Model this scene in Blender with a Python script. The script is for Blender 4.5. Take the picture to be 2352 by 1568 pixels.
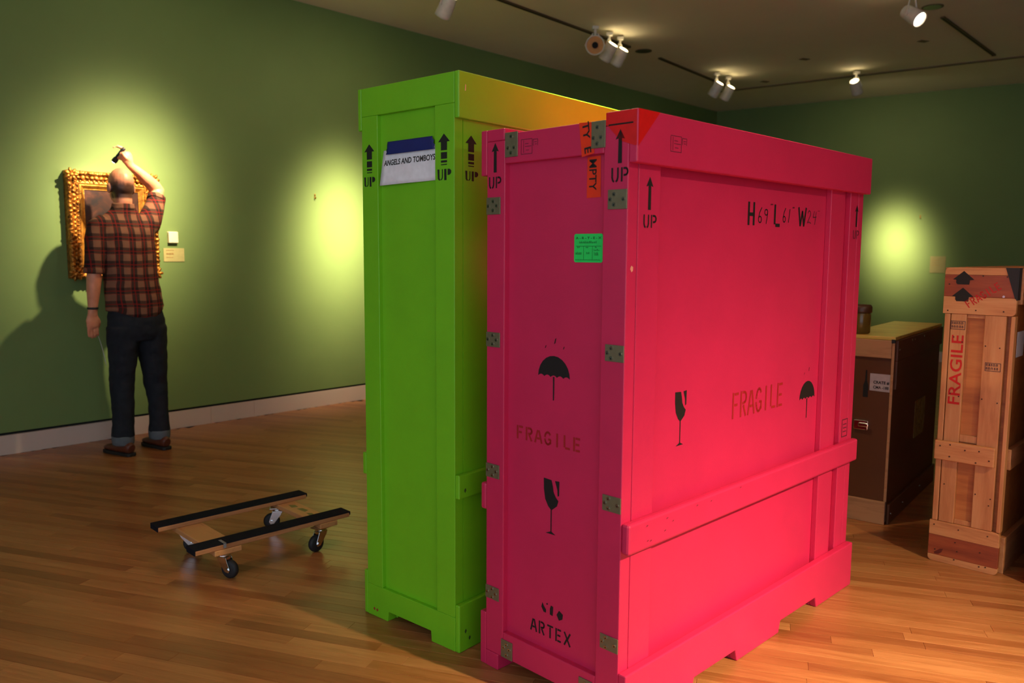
import bpy, bmesh, math, random
from mathutils import Vector, Matrix, noise
random.seed(7)
for o in list(bpy.data.objects): bpy.data.objects.remove(o)
S = bpy.context.scene
C = S.collection
R = math.radians

# ------------------------------------------------------------------ camera
cam_d = bpy.data.cameras.new('camera'); cam = bpy.data.objects.new('camera', cam_d); C.objects.link(cam)
F_PX, PITCH, ROLL, CAM_H = 1856.44, 0.1081, 0.0059, 1.3704
cam_d.sensor_fit = 'HORIZONTAL'; cam_d.sensor_width = 36.0; cam_d.lens = F_PX / 2352 * 36
cam_d.clip_start = 0.05; cam_d.clip_end = 100
cam_d.dof.use_dof = True; cam_d.dof.focus_distance = 2.9; cam_d.dof.aperture_fstop = 3.2
_r, _u, _f = Vector((1, 0, 0)), Vector((0, math.sin(PITCH), math.cos(PITCH))), Vector((0, math.cos(PITCH), -math.sin(PITCH)))
_c, _s = math.cos(ROLL), math.sin(ROLL)
_rr, _uu = _c * _r + _s * _u, -_s * _r + _c * _u
cam.matrix_world = Matrix(((_rr.x, _uu.x, -_f.x, 0), (_rr.y, _uu.y, -_f.y, 0), (_rr.z, _uu.z, -_f.z, CAM_H), (0, 0, 0, 1)))
S.camera = cam
S.view_settings.view_transform = 'Standard'; S.view_settings.look = 'None'
S.view_settings.gamma = 1.0; S.view_settings.use_curve_mapping = False
S.view_settings.exposure = 0.0

# ------------------------------------------------------------------ world: dim cool daylight from the open side of the gallery
w = bpy.data.worlds.new('world'); S.world = w; w.use_nodes = True
w.node_tree.nodes['Background'].inputs[0].default_value = (0.80, 0.92, 1.06, 1)
w.node_tree.nodes['Background'].inputs[1].default_value = 1.28

# ------------------------------------------------------------------ spot lamps (their housings are built further down)
WARM = (1.0, 0.77, 0.46)
def spot(name, pos, target, watts, sigma, color=WARM, size=0.03, flood=.012):
    """a reflector lamp: bright core falling off as a bell curve (sigma in degrees) inside a faint flood"""
    d = bpy.data.lights.new(name, 'SPOT'); d.energy = watts; d.color = color
    d.spot_size = R(150); d.spot_blend = 1.0; d.shadow_soft_size = size
    d.use_nodes = True; nt = d.node_tree; em = nt.nodes['Emission']
    tc = nt.nodes.new('ShaderNodeTexCoord'); sp = nt.nodes.new('ShaderNodeSeparateXYZ'); nt.links.new(tc.outputs['Normal'], sp.inputs[0])
    def M(op, a, b=None):
        x = nt.nodes.new('ShaderNodeMath'); x.operation = op
        for i, v in enumerate((a, b)):
            if v is None: continue
            if isinstance(v, (int, float)): x.inputs[i].default_value = v
            else: nt.links.new(v, x.inputs[i])
        return x.outputs[0]
    th = M('ARCCOSINE', M('MINIMUM', M('ABSOLUTE', sp.outputs[2]), .999999))
    q = M('DIVIDE', th, R(sigma)); g = M('EXPONENT', M('MULTIPLY', M('MULTIPLY', q, q), -1.0))
    nt.links.new(M('ADD', g, flood), em.inputs['Strength'])
    o = bpy.data.objects.new(name, d); C.objects.link(o); o.location = pos
    o.rotation_euler = (Vector(target) - Vector(pos)).to_track_quat('-Z', 'Y').to_euler()
    return o
# the two walls: left wall direction a, normal n (pointing out of the room), offset c
YW = R(46.88)
WA, WN, WC = Vector((math.cos(YW), math.sin(YW), 0)), Vector((-math.sin(YW), math.cos(YW), 0)), 6.1504
YR = R(-33.5)
RA, RN, RC = Vector((math.cos(YR), math.sin(YR), 0)), Vector((-math.sin(YR), math.cos(YR), 0)), 11.8263
CEIL = 3.467
def wl(s, d, z): return s * WA + (WC - d) * WN + Vector((0, 0, z))
def wr(s, d, z): return s * RA + (RC - d) * RN + Vector((0, 0, z))

SPOTS = [
 # name, lamp position, aimed at, watts, beam width (sigma, degrees)
 ('spot_painting', wl(2.80, 1.60, 3.22), wl(2.38, 0, 1.70), 1500, 12.3),
 ('spot_wall_hot', Vector((-0.55, 6.42, 3.17)), wl(4.30, 0, 1.45), 2000, 11),
 ('spot_right_wall', Vector((3.941, 9.513, 3.22)), Vector((5.10, 10.80, 1.48)), 1900, 7.8),
 ('spot_crate_side', Vector((3.10, 0.20, 3.22)), Vector((1.34, 1.86, 0.0)), 3100, 15.5),
 ('spot_between', Vector((0.03, 3.38, 3.28)), Vector((0.56, 3.05, 1.75)), 4500, 12.5),
 ('spot_right_crates', Vector((3.35, 1.9, 3.22)), Vector((2.15, 3.5, 0.7)), 25, 12),
]
for nm, P, T, wt, sg in SPOTS:
    spot(nm, P + (Vector(T) - P).normalized() * 0.03, T, wt, sg)

# ------------------------------------------------------------------ material helpers
MATS = {}
def lin(c):
    return tuple(((v / 255) / 12.92 if v / 255 <= 0.04045 else ((v / 255 + 0.055) / 1.055) ** 2.4) for v in c)
class N:
    def __init__(s, name):
        s.m = bpy.data.materials.new(name); s.m.use_nodes = True; s.t = s.m.node_tree
        s.b = s.t.nodes['Principled BSDF']
    def n(s, typ, **kw):
        x = s.t.nodes.new(typ)
        for k, v in kw.items(): setattr(x, k, v)
        return x
    def l(s, a, b): s.t.links.new(a, b)
    def coord(s, scale=(1, 1, 1), out='Object', rot=(0, 0, 0)):
        tc = s.n('ShaderNodeTexCoord'); mp = s.n('ShaderNodeMapping')
        mp.inputs['Scale'].default_value = scale; mp.inputs['Rotation'].default_value = rot
        s.l(tc.outputs[out], mp.inputs[0]); return mp.outputs[0]
    def noise(s, vec, scale, detail=3, rough=.5, dist=0):
        x = s.n('ShaderNodeTexNoise'); x.inputs['Scale'].default_value = scale; x.inputs['Detail'].default_value = detail
        x.inputs['Roughness'].default_value = rough; x.inputs['Distortion'].default_value = dist
        s.l(vec, x.inputs['Vector']); return x.outputs['Fac']
    def ramp(s, fac, stops):
        x = s.n('ShaderNodeValToRGB'); e = x.color_ramp.elements
        while len(e) < len(stops): e.new(.5)
        for i, (p, c) in enumerate(stops): e[i].position = p; e[i].color = (*c, 1)
        s.l(fac, x.inputs[0]); return x.outputs[0]
    def math(s, op, a, b=None, c=None):
        x = s.n('ShaderNodeMath', operation=op)
        for i, v in enumerate((a, b, c)):
            if v is None: continue
            if isinstance(v, (int, float)): x.inputs[i].default_value = v
            else: s.l(v, x.inputs[i])
        return x.outputs[0]
    def mix(s, fac, a, b, blend='MIX'):
        x = s.n('ShaderNodeMix', data_type='RGBA', blend_type=blend)
        for i, v in ((0, fac), (6, a), (7, b)):
            if isinstance(v, (int, float)): x.inputs[i].default_value = v
            elif isinstance(v, tuple): x.inputs[i].default_value = (*v, 1) if len(v) == 3 else v
            else: s.l(v, x.inputs[i])
        return x.outputs[2]
    def bump(s, h, strength=.2, dist=.01):
        x = s.n('ShaderNodeBump'); x.inputs['Strength'].default_value = strength; x.inputs['Distance'].default_value = dist
        s.l(h, x.inputs['Height']); s.l(x.outputs[0], s.b.inputs['Normal'])
    def set(s, color=None, rough=None, metal=None, spec=None):
        if color is not None:
            if isinstance(color, tuple): s.b.inputs['Base Color'].default_value = (*color, 1)
            else: s.l(color, s.b.inputs['Base Color'])
        if rough is not None:
            if isinstance(rough, (int, float)): s.b.inputs['Roughness'].default_value = rough
            else: s.l(rough, s.b.inputs['Roughness'])
        if metal is not None: s.b.inputs['Metallic'].default_value = metal
        if spec is not None: s.b.inputs['Specular IOR Level'].default_value = spec
        return s.m
def paint(name, rgb, rough=.5, var=.08, scale=6, bump=.06, bscale=180, spec=.5):
    m = N(name); v = m.coord(); c = lin(rgb)
    f = m.noise(v, scale, 4, .6)
    lo, hi = tuple(x * (1 - var) for x in c), tuple(min(1, x * (1 + var)) for x in c)
    col = m.ramp(f, [(.3, lo), (.7, hi)])
    if bump: m.bump(m.noise(v, bscale, 2), bump, .004)
    return m.set(col, rough, spec=spec)
def flat(name, rgb, rough=.6, metal=0, spec=.5):
    m = N(name); v = m.coord(); c = lin(rgb)
    f = m.noise(v, 40, 2)
    return m.set(m.ramp(f, [(.3, tuple(x * .93 for x in c)), (.7, tuple(min(1, x * 1.05) for x in c))]), rough, metal, spec)
def wood(name, c1, c2, c3=None, axis='x', rough=.5, scale=1.0, bump=.08, knots=False):
    m = N(name)
    st = {'x': (1.2, 14, 14), 'y': (14, 1.2, 14), 'z': (14, 14, 1.2)}[axis]
    info = m.n('ShaderNodeObjectInfo')
    tc = m.n('ShaderNodeTexCoord'); ad = m.n('ShaderNodeVectorMath', operation='ADD')
    cx = m.n('ShaderNodeCombineXYZ'); k = m.math('MULTIPLY', info.outputs['Random'], 37.0)
    for i in range(3): m.l(k, cx.inputs[i])
    m.l(tc.outputs['Object'], ad.inputs[0]); m.l(cx.outputs[0], ad.inputs[1])
    mp = m.n('ShaderNodeMapping'); mp.inputs['Scale'].default_value = tuple(x * scale for x in st); m.l(ad.outputs[0], mp.inputs[0])
    a = m.noise(mp.outputs[0], 1.6, 5, .6, .6); b = m.noise(mp.outputs[0], 7, 4, .7, .2)
    f = m.math('MULTIPLY_ADD', b, .35, m.math('MULTIPLY', a, .65))
    c3 = c3 or c2
    col = m.ramp(f, [(.32, lin(c1)), (.5, lin(c2)), (.68, lin(c3))])
    m.bump(b, bump, .003)
    return m.set(col, rough)

# ------------------------------------------------------------------ mesh helpers
def finish(bm, name, mat, parent=None, bevel=0, smooth=False, seg=2):
    bmesh.ops.recalc_face_normals(bm, faces=bm.faces)
    me = bpy.data.meshes.new(name); bm.to_mesh(me); bm.free()
    if mat: me.materials.append(mat)
    if smooth:
        for f in me.polygons: f.use_smooth = True
    o = bpy.data.objects.new(name, me); C.objects.link(o)
    if parent: o.parent = parent
    if bevel:
        b = o.modifiers.new('bevel', 'BEVEL'); b.width = bevel; b.segments = seg; b.limit_method = 'ANGLE'; b.angle_limit = R(40)
    return o
def addbox(bm, x0, x1, y0, y1, z0, z1, M=None):
    P = [Vector(c) for c in ((x0, y0, z0), (x1, y0, z0), (x1, y1, z0), (x0, y1, z0), (x0, y0, z1), (x1, y0, z1), (x1, y1, z1), (x0, y1, z1))]
    if M: P = [M @ q for q in P]
    v = [bm.verts.new(q) for q in P]
    for f in ((0, 3, 2, 1), (4, 5, 6, 7), (0, 1, 5, 4), (1, 2, 6, 5), (2, 3, 7, 6), (3, 0, 4, 7)): bm.faces.new([v[i] for i in f])
def box(name, mat, parent, x0, x1, y0, y1, z0, z1, bevel=.003, M=None):
    bm = bmesh.new(); addbox(bm, min(x0, x1), max(x0, x1), min(y0, y1), max(y0, y1), min(z0, z1), max(z0, z1), M)
    return finish(bm, name, mat, parent, bevel)
def addprism(bm, poly, fn, h0, h1):
    """poly: 2D points; fn(a, b, h) -> 3D"""
    A = [bm.verts.new(fn(a, b, h0)) for a, b in poly]; B = [bm.verts.new(fn(a, b, h1)) for a, b in poly]
    bm.faces.new(A); bm.faces.new(list(reversed(B)))
    n = len(poly)
    for i in range(n): bm.faces.new([A[i], A[(i + 1) % n], B[(i + 1) % n], B[i]])
def addcyl(bm, p0, p1, r0, r1=None, n=20, caps=True):
    p0, p1 = Vector(p0), Vector(p1); r1 = r0 if r1 is None else r1
    q = (p1 - p0).to_track_quat('Z', 'Y')
    A, B = [], []
    for i in range(n):
        d = q @ Vector((math.cos(i * 2 * math.pi / n), math.sin(i * 2 * math.pi / n), 0))
        A.append(bm.verts.new(p0 + d * r0)); B.append(bm.verts.new(p1 + d * r1))
    for i in range(n): bm.faces.new([A[i], A[(i + 1) % n], B[(i + 1) % n], B[i]])
    if caps: bm.faces.new(list(reversed(A))); bm.faces.new(B)
def cyl(name, mat, parent, p0, p1, r0, r1=None, n=20, smooth=False, bevel=0):
    bm = bmesh.new(); addcyl(bm, p0, p1, r0, r1, n); return finish(bm, name, mat, parent, bevel, smooth)
def lathe(name, mat, parent, prof, n=28, M=None):
    bm = bmesh.new(); rings = []
    for r, z in prof:
        ring = []
        for i in range(n):
            q = Vector((r * math.cos(2 * math.pi * i / n), r * math.sin(2 * math.pi * i / n), z))
            ring.append(bm.verts.new(M @ q if M else q))
        rings.append(ring)
    for A, B in zip(rings, rings[1:]):
        for i in range(n): bm.faces.new([A[i], A[(i + 1) % n], B[(i + 1) % n], B[i]])
    bm.faces.new(list(reversed(rings[0]))); bm.faces.new(rings[-1])
    o = finish(bm, name, mat, parent, 0, True)
    return o
def tag(o, label, cat=None, group=None, kind=None):
    o['label'] = label
    if cat: o['category'] = cat
    if group: o['group'] = group
    if kind: o['kind'] = kind
    return o
def empty(name, loc, rz=0):
    o = bpy.data.objects.new(name, None); C.objects.link(o); o.location = loc; o.rotation_euler = (0, 0, rz); o.empty_display_size = .1
    return o
def copy_tree(o, parent=None):
    c = o.copy(); C.objects.link(c); c.parent = parent
    for ch in [x for x in C.objects if x.parent == o]: copy_tree(ch, c)
    return c
# flat print ---------------------------------------------------------------
def on_end(x, y0, z0): return lambda a, b, h=0: Vector((x - h, y0 - a, z0 + b))        # seen from -x
def on_front(y, x0, z0): return lambda a, b, h=0: Vector((x0 + a, y - h, z0 + b))      # seen from -y
EPS = .0009
def decal(name, mat, parent, fn, polys=(), strokes=(), width=.006):
    bm = bmesh.new()
    for p in polys: bm.faces.new([bm.verts.new(fn(a, b, EPS)) for a, b in p])
    for s in strokes:
        for (a0, b0), (a1, b1) in zip(s, s[1:]):
            dx, dy = a1 - a0, b1 - b0; l = math.hypot(dx, dy) or 1e-6
            ux, uy = dx / l * width / 2, dy / l * width / 2; nx, ny = -uy, ux
            e = .35
            bm.faces.new([bm.verts.new(fn(a, b, EPS)) for a, b in ((a0 - ux * e + nx, b0 - uy * e + ny), (a0 - ux * e - nx, b0 - uy * e - ny), (a1 + ux * e - nx, b1 + uy * e - ny), (a1 + ux * e + nx, b1 + uy * e + ny))])
    return finish(bm, name, mat, parent)
def text_pts(body, size, shear=0, bold=0):
    cu = bpy.data.curves.new('lettering', 'FONT'); cu.body = body; cu.size = size; cu.shear = shear; cu.offset = bold; cu.resolution_u = 3
    ob = bpy.data.objects.new('lettering', cu); C.objects.link(ob)
    dg = bpy.context.evaluated_depsgraph_get(); dg.update()
    me = bpy.data.meshes.new_from_object(ob.evaluated_get(dg))
    bpy.data.objects.remove(ob); bpy.data.curves.remove(cu)
    V = [(v.co.x, v.co.y) for v in me.vertices]; Fc = [list(p.vertices) for p in me.polygons]
    bpy.data.meshes.remove(me)
    return V, Fc
def text(name, mat, parent, fn, body, w_, h_, shear=0, bold=.0):
    V, Fc = text_pts(body, 1, shear, bold)
    x0, x1 = min(v[0] for v in V), max(v[0] for v in V); y0, y1 = min(v[1] for v in V), max(v[1] for v in V)
    bm = bmesh.new()
    vs = [bm.verts.new(fn((a - x0) / (x1 - x0) * w_, (b - y0) / (y1 - y0) * h_, EPS)) for a, b in V]
    for f in Fc:
        try: bm.faces.new([vs[i] for i in f])
        except ValueError: pass
    return finish(bm, name, mat, parent)
# stencil letters: strokes in a unit box with the gaps of a stencil
def arc(cx, cy, rx, ry, a0, a1, n=7): return [(cx + rx * math.cos(R(a0 + (a1 - a0) * i / n)), cy + ry * math.sin(R(a0 + (a1 - a0) * i / n))) for i in range(n + 1)]
ST = {
 'F': [[(.1, 0), (.1, 1)], [(.35, .95), (.85, .95)], [(.35, .52), (.7, .52)]],
 'R': [[(.1, 0), (.1, 1)], [(.34, .96), (.6, .96)] + arc(.6, .75, .28, .21, 60, -90), [(.36, .52), (.6, .54)], [(.5, .42), (.85, 0)]],
 'A': [[(.02, 0), (.4, .95)], [(.58, .95), (.98, 0)], [(.34, .33), (.66, .33)]],
 'G': [arc(.52, .5, .42, .47, 40, 170), arc(.52, .5, .42, .47, 190, 320), [(.6, .42), (.9, .42), (.9, .12)]],
 'I': [[(.48, 0), (.48, 1)]],
 'L': [[(.15, 0.12), (.15, 1)], [(.3, .05), (.85, .05)]],
 'E': [[(.1, 0), (.1, 1)], [(.35, .95), (.85, .95)], [(.35, .5), (.75, .5)], [(.35, .05), (.85, .05)]],
 'T': [[(.5, 0), (.5, .82)], [(.05, .95), (.95, .95)]],
 'X': [[(.05, 0), (.42, .45)], [(.58, .55), (.95, 1)], [(.05, 1), (.95, 0)]],
 'U': [[(.12, 1), (.12, .3), (.22, .08), (.36, 0)], [(.64, 0), (.78, .08), (.88, .3), (.88, 1)]],
 'P': [[(.12, 0), (.12, 1)], [(.36, .95), (.6, .95)] + arc(.6, .7, .3, .25, 60, -90) + [(.4, .44)]],
 'H': [[(.15, 0), (.15, 1)], [(.85, 0), (.85, 1)], [(.15, .47), (.85, .47)]],
 'W': [[(.05, 1), (.28, 0), (.5, .8), (.72, 0), (.95, 1)]],
 '6': [[(.75, 1.05), (.35, .7), (.15, .3)] + arc(.45, .22, .3, .22, 160, 500, 10)],
 '9': [arc(.45, .75, .3, .2, 20, 380, 10) + [(.72, .6), (.5, -.05)]],
 '1': [[(.7, 1), (.4, 0)]],
 '2': [arc(.45, .75, .3, .25, 170, -20) + [(.1, .05), (.45, .12), (.85, .02)]],
 '4': [[(.35, 1), (.15, .5), (.85, .55)], [(.8, .95), (.55, -.05)]],
 'Q': [[(.25, 1.0), (.2, .82)], [(.55, 1.02), (.5, .84)]],
}
def stencil(name, mat, parent, fn, word, w_, h_, stroke, gap=.28):
    """one painted letter per object"""
    n = len(word); cw = w_ / (n + gap * (n - 1))
    for i, ch in enumerate(word):
        x0 = i * cw * (1 + gap)
        decal('stencil_letter', mat, parent, fn, (), [[(x0 + a * cw, b * h_) for a, b in s_] for s_ in ST[ch]], stroke)
def words(mat, parent, fn, body, w_, h_, bold=.0):
    """printed word, one letter per object"""
    V, Fc = text_pts(body, 1, 0, bold)
    x0, x1 = min(v[0] for v in V), max(v[0] for v in V); y0, y1 = min(v[1] for v in V), max(v[1] for v in V)
    root_ = list(range(len(V)))
    def find(i):
        while root_[i] != i: i = root_[i]
        return i
    for f in Fc:
        for i in f[1:]: root_[find(i)] = find(f[0])
    isl = {}
    for f in Fc: isl.setdefault(find(f[0]), []).append(f)
    for fs in isl.values():
        bm = bmesh.new(); vm = {}
        for f in fs:
            for i in f:
                if i not in vm: a, b = V[i]; vm[i] = bm.verts.new(fn((a - x0) / (x1 - x0) * w_, (b - y0) / (y1 - y0) * h_, EPS))
            try: bm.faces.new([vm[i] for i in f])
            except ValueError: pass
        finish(bm, 'letter', mat, parent)
def slim_arrow(h=.09, w_=.032, sw=.012):
    return [[(0, h), (-w_ / 2, h * .70), (-sw / 2, h * .73), (-sw * .55, 0), (sw * .55, 0), (sw / 2, h * .73), (w_ / 2, h * .70)]]
def block_arrow(h=.1, w_=.054, sw=.028):
    p = [[(0, h), (-w_ / 2, h * .74), (-sw / 2, h * .74), (-sw / 2, h * .47), (sw / 2, h * .47), (sw / 2, h * .74), (w_ / 2, h * .74)]]
    for b0, b1 in ((.20, .41), (.08, .15), (0, .03)): p.append([(-sw / 2, b0 * h), (sw / 2, b0 * h), (sw / 2, b1 * h), (-sw / 2, b1 * h)])
    return p
def umbrella(wd, h):
    r = wd / 2; top = [(r * math.cos(R(a)), h * .52 + h * .48 * math.sin(R(a))) for a in range(0, 181, 15)]
    bot = []
    for k in range(5):
        x0 = -r + 2 * r * k / 5; bot += [(x0 + 2 * r / 5 * t, h * .52 + h * .045 * math.sin(math.pi * t)) for t in (.0, .25, .5, .75)]
    return [top + bot[1:], [(-.0022, 0), (.0022, 0), (.003, h * .53), (-.003, h * .53)]]
def wineglass(wd, h):
    r = wd / 2
    bowl = [(-r, h), (r * .0, h * .99), (r * .2, h * .86), (r * .28, h * .78), (r * .55, h * .70), (r * .9, h * .64), (r * .72, h * .54), (r * .3, h * .48), (0, h * .44), (-r * .4, h * .50), (-r * .8, h * .62), (-r * .98, h * .8)]
    chip = [(r * .45, h * .99), (r, h), (r * .98, h * .74), (r * .8, h * .72), (r * .75, h * .84)]
    stem = [(-.002, h * .04), (.002, h * .04), (.0022, h * .46), (-.0022, h * .46)]
    foot = [(-r * .7, 0), (r * .6, h * .005), (0, h * .055)]
    return [bowl, chip, stem, foot]

# ------------------------------------------------------------------ materials
M_WALL = paint('wall_paint', (111, 136, 82), .62, .03, 3, .05, 220, .3)
M_CEIL = paint('ceiling_paint', (244, 236, 212), .8, .02, 2, .03, 200, .2)
M_BASE = paint('baseboard_paint', (200, 182, 172), .45, .02, 4, 0)
M_BLACK = flat('black_reveal', (6, 6, 6), .8)
M_PINK = paint('pink_crate_paint', (202, 36, 84), .42, .05, 5, .10, 260)
M_GREEN = paint('green_crate_paint', (112, 188, 24), .42, .05, 5, .10, 260)
M_INK = flat('black_stencil_ink', (14, 8, 8), .7)
M_REDINK = flat('red_stencil_ink', (160, 18, 16), .7)
M_DARKGREENINK = flat('black_ink_on_green', (14, 20, 8), .7)
M_STEEL = flat('zinc_plate', (132, 126, 98), .42, .6)
M_SCREW = flat('screw_head', (190, 190, 186), .25, 1)
M_PAPER = flat('white_paper', (226, 226, 232), .8)
M_BLUETAPE = flat('blue_painter_tape', (14, 30, 104), .55)
M_REDTAPE = flat('orange_red_tape', (232, 52, 10), .45)
M_STICKER = flat('green_sticker', (30, 218, 92), .6)
M_TRI = flat('red_corner_mark', (214, 6, 12), .45)
M_PINE = wood('pine_wood', (164, 100, 58), (188, 126, 78), (198, 142, 94), 'z', .5)
M_PINEH = wood('pine_wood_across', (164, 100, 58), (192, 130, 80), (204, 148, 98), 'x', .5)
M_PINERED = wood('pine_heartwood', (118, 50, 28), (142, 66, 36), (160, 80, 44), 'x', .42)
M_PLY = wood('plywood_panel', (140, 76, 34), (172, 102, 50), (186, 118, 62), 'x', .45, .6)
M_BROWN = paint('brown_crate_paint', (92, 54, 32), .4, .08, 5, .08, 150)
M_BROWNB = wood('crate_band_wood', (150, 104, 70), (178, 130, 92), None, 'x', .5)
M_BROWNTOP = wood('crate_lid_wood', (150, 122, 52), (200, 172, 84), (214, 188, 100), 'x', .35, .5)
M_GOLD = None
M_RUBBER = flat('dark_rubber', (24, 25, 30), .65)
M_PAD = paint('black_carpet_pad', (26, 26, 34), .95, .15, 60, .5, 500, .1)
M_DOLLYW = wood('dolly_wood', (150, 98, 62), (186, 128, 84), None, 'x', .5)
M_CHROME = flat('chrome', (225, 225, 228), .12, 1)
M_LAMP = flat('lamp_white_enamel', (222, 216, 204), .4)
M_TRACK = flat('track_dark', (92, 78, 54), .6)
M_TRACKH = flat('track_hatch', (120, 104, 74), .7)
def emit(name, col, k):
    m = N(name); m.b.inputs['Base Color'].default_value = (*col, 1); m.b.inputs['Emission Color'].default_value = (*col, 1); m.b.inputs['Emission Strength'].default_value = k
    return m.m
M_GLOW = emit('lamp_back_glow', (1.0, .80, .42), 9)
M_LENS = emit('lamp_lens_glow', (1.0, .84, .58), 14)
M_ORANGE = flat('amber_lamp_ring', (206, 140, 60), .5)

# floor planks: oak strips, colour differs plank by plank
def plank_mat(name, use_attr):
    m = N(name)
    if use_attr:
        at = m.n('ShaderNodeAttribute'); at.attribute_name = 'plank_tone'; rnd = at.outputs['Fac']
    else: rnd = m.n('ShaderNodeObjectInfo').outputs['Random']
    tc = m.n('ShaderNodeTexCoord'); cx = m.n('ShaderNodeCombineXYZ'); k = m.math('MULTIPLY', rnd, 71.0)
    for i in range(3): m.l(k, cx.inputs[i])
    ad = m.n('ShaderNodeVectorMath', operation='ADD'); m.l(tc.outputs['Object'], ad.inputs[0]); m.l(cx.outputs[0], ad.inputs[1])
    mp = m.n('ShaderNodeMapping'); mp.inputs['Scale'].default_value = (1.6, 24, 24); m.l(ad.outputs[0], mp.inputs[0])
    a = m.noise(mp.outputs[0], 1.4, 5, .62, .8); b = m.noise(mp.outputs[0], 6, 4, .7, .3)
    tone = m.ramp(rnd, [(0, lin((138, 84, 48))), (.22, lin((155, 99, 57))), (.6, lin((165, 109, 65))), (1, lin((174, 120, 74)))])
    dark = m.mix(1.0, tone, (.70, .60, .50), 'MULTIPLY')
    f = m.math('MULTIPLY_ADD', b, .4, m.math('MULTIPLY', a, .6))
    g = m.n('ShaderNodeMapRange'); g.inputs[1].default_value = .36; g.inputs[2].default_value = .60; m.l(f, g.inputs[0])
    col = m.mix(g.outputs[0], dark, tone)
    m.bump(b, .05, .002)
    rg = m.math('MULTIPLY_ADD', a, .14, .24)
    return m.set(col, rg, spec=.5)
M_PLANK = plank_mat('oak_plank', False); M_PLANKS = plank_mat('oak_planks_far', True)

# ------------------------------------------------------------------ room shell
def wallbox(name, s0, s1, A, Nn, Cc, d0, d1, z0, z1, mat):
    """box along a wall: s along it, d = distance into the room"""
    bm = bmesh.new(); P = []
    for z in (z0, z1):
        for s, d in ((s0, d0), (s1, d0), (s1, d1), (s0, d1)): P.append(s * A + (Cc - d) * Nn + Vector((0, 0, z)))
    v = [bm.verts.new(q) for q in P]
    for f in ((0, 3, 2, 1), (4, 5, 6, 7), (0, 1, 5, 4), (1, 2, 6, 5), (2, 3, 7, 6), (3, 0, 4, 7)): bm.faces.new([v[i] for i in f])
    return finish(bm, name, mat)
# corner of the two walls
det = WN.x * RN.y - WN.y * RN.x
CX = Vector(((WC * RN.y - WN.y * RC) / det, (WN.x * RC - WC * RN.x) / det, 0))
SL, SR = CX.dot(WA), CX.dot(RA)
S0 = -2.6
o = wallbox('wall_left', S0, SL + .1, WA, WN, WC, -.15, 0, .150, CEIL, M_WALL); tag(o, 'long olive green gallery wall with the gilt framed painting', 'wall', kind='structure')
o = wallbox('wall_right', SR - .1, SR + 9.0, RA, RN, RC, -.15, 0, .0, CEIL, M_WALL); tag(o, 'olive green end wall behind the wooden crates', 'wall', kind='structure')
o = wallbox('trim_1', S0, SL + .1, WA, WN, WC, -.15, -.02, .0, .15, M_BLACK); tag(o, 'black recessed shadow gap above the left baseboard', 'trim', kind='structure')
bb = empty('baseboard_left', wl(0, 0, 0)); tag(bb, 'pale pinkish white baseboard along the green wall', 'baseboard', kind='structure')
# joints where the photograph shows them
for s0, s1 in ((S0, 1.2), (1.2, 3.02), (3.02, 3.4), (3.4, 5.6), (5.6, 8.0), (8.0, SL)):
    b = wallbox('board', s0 + .0008, s1 - .0008, WA, WN, WC, -.02, .008, 0, .132, M_BASE); b.parent = bb; b.matrix_parent_inverse = Matrix.Translation(-wl(0, 0, 0))
o = wallbox('baseboard_right', SR + .01, SR + 9.0, RA, RN, RC, 0, .012, 0, .132, M_BASE); tag(o, 'pale baseboard along the end wall behind the crates', 'baseboard', kind='structure')
# the gallery goes on behind the viewer: a wide opening leads to a daylit hall
def wall_seg(name, p0, p1, label):
    p0, p1 = Vector((*p0, 0)), Vector((*p1, 0)); d = p1 - p0; L = d.length
    o = empty(name, p0, math.atan2(d.y, d.x)); bm = bmesh.new(); addbox(bm, 0, L, -.15, 0, 0, CEIL); bpy.data.objects.remove(o)
    o = finish(bm, name, M_WALL); o.location = p0; o.rotation_euler = (0, 0, math.atan2(d.y, d.x)); tag(o, label, 'wall', kind='structure')
PR = wr(SR + 9.0, 0, 0)
wall_seg('wall_back', (4.0, -2.6), (8.6, -2.6), 'olive green wall behind the viewer at right')
LP = wl(S0, 0, 0)
wall_seg('wall_back_left', (LP.x, LP.y), (-4.6, .2), 'olive green wall behind the viewer at left')
wall_seg('wall_side', (8.6, -2.6), (PR.x, PR.y), 'olive green wall far to the right of the viewer')
# ceiling slab over the room
P_near_left = wl(S0, -.15, 0); P_right = wr(SR + 9.0, -.15, 0)
bm = bmesh.new(); cor = CX + WN * .2 + RN * .2
poly = [P_near_left, cor, P_right, Vector((8.8, -2.75, 0)), Vector((-2.5, -2.75, 0))]
addprism(bm, [(q.x, q.y) for q in poly], lambda a, b, h: Vector((a, b, h)), CEIL, CEIL + .12)
tag(finish(bm, 'ceiling', M_CEIL), 'warm beige plaster ceiling with track lighting', 'ceiling', kind='structure')
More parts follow.
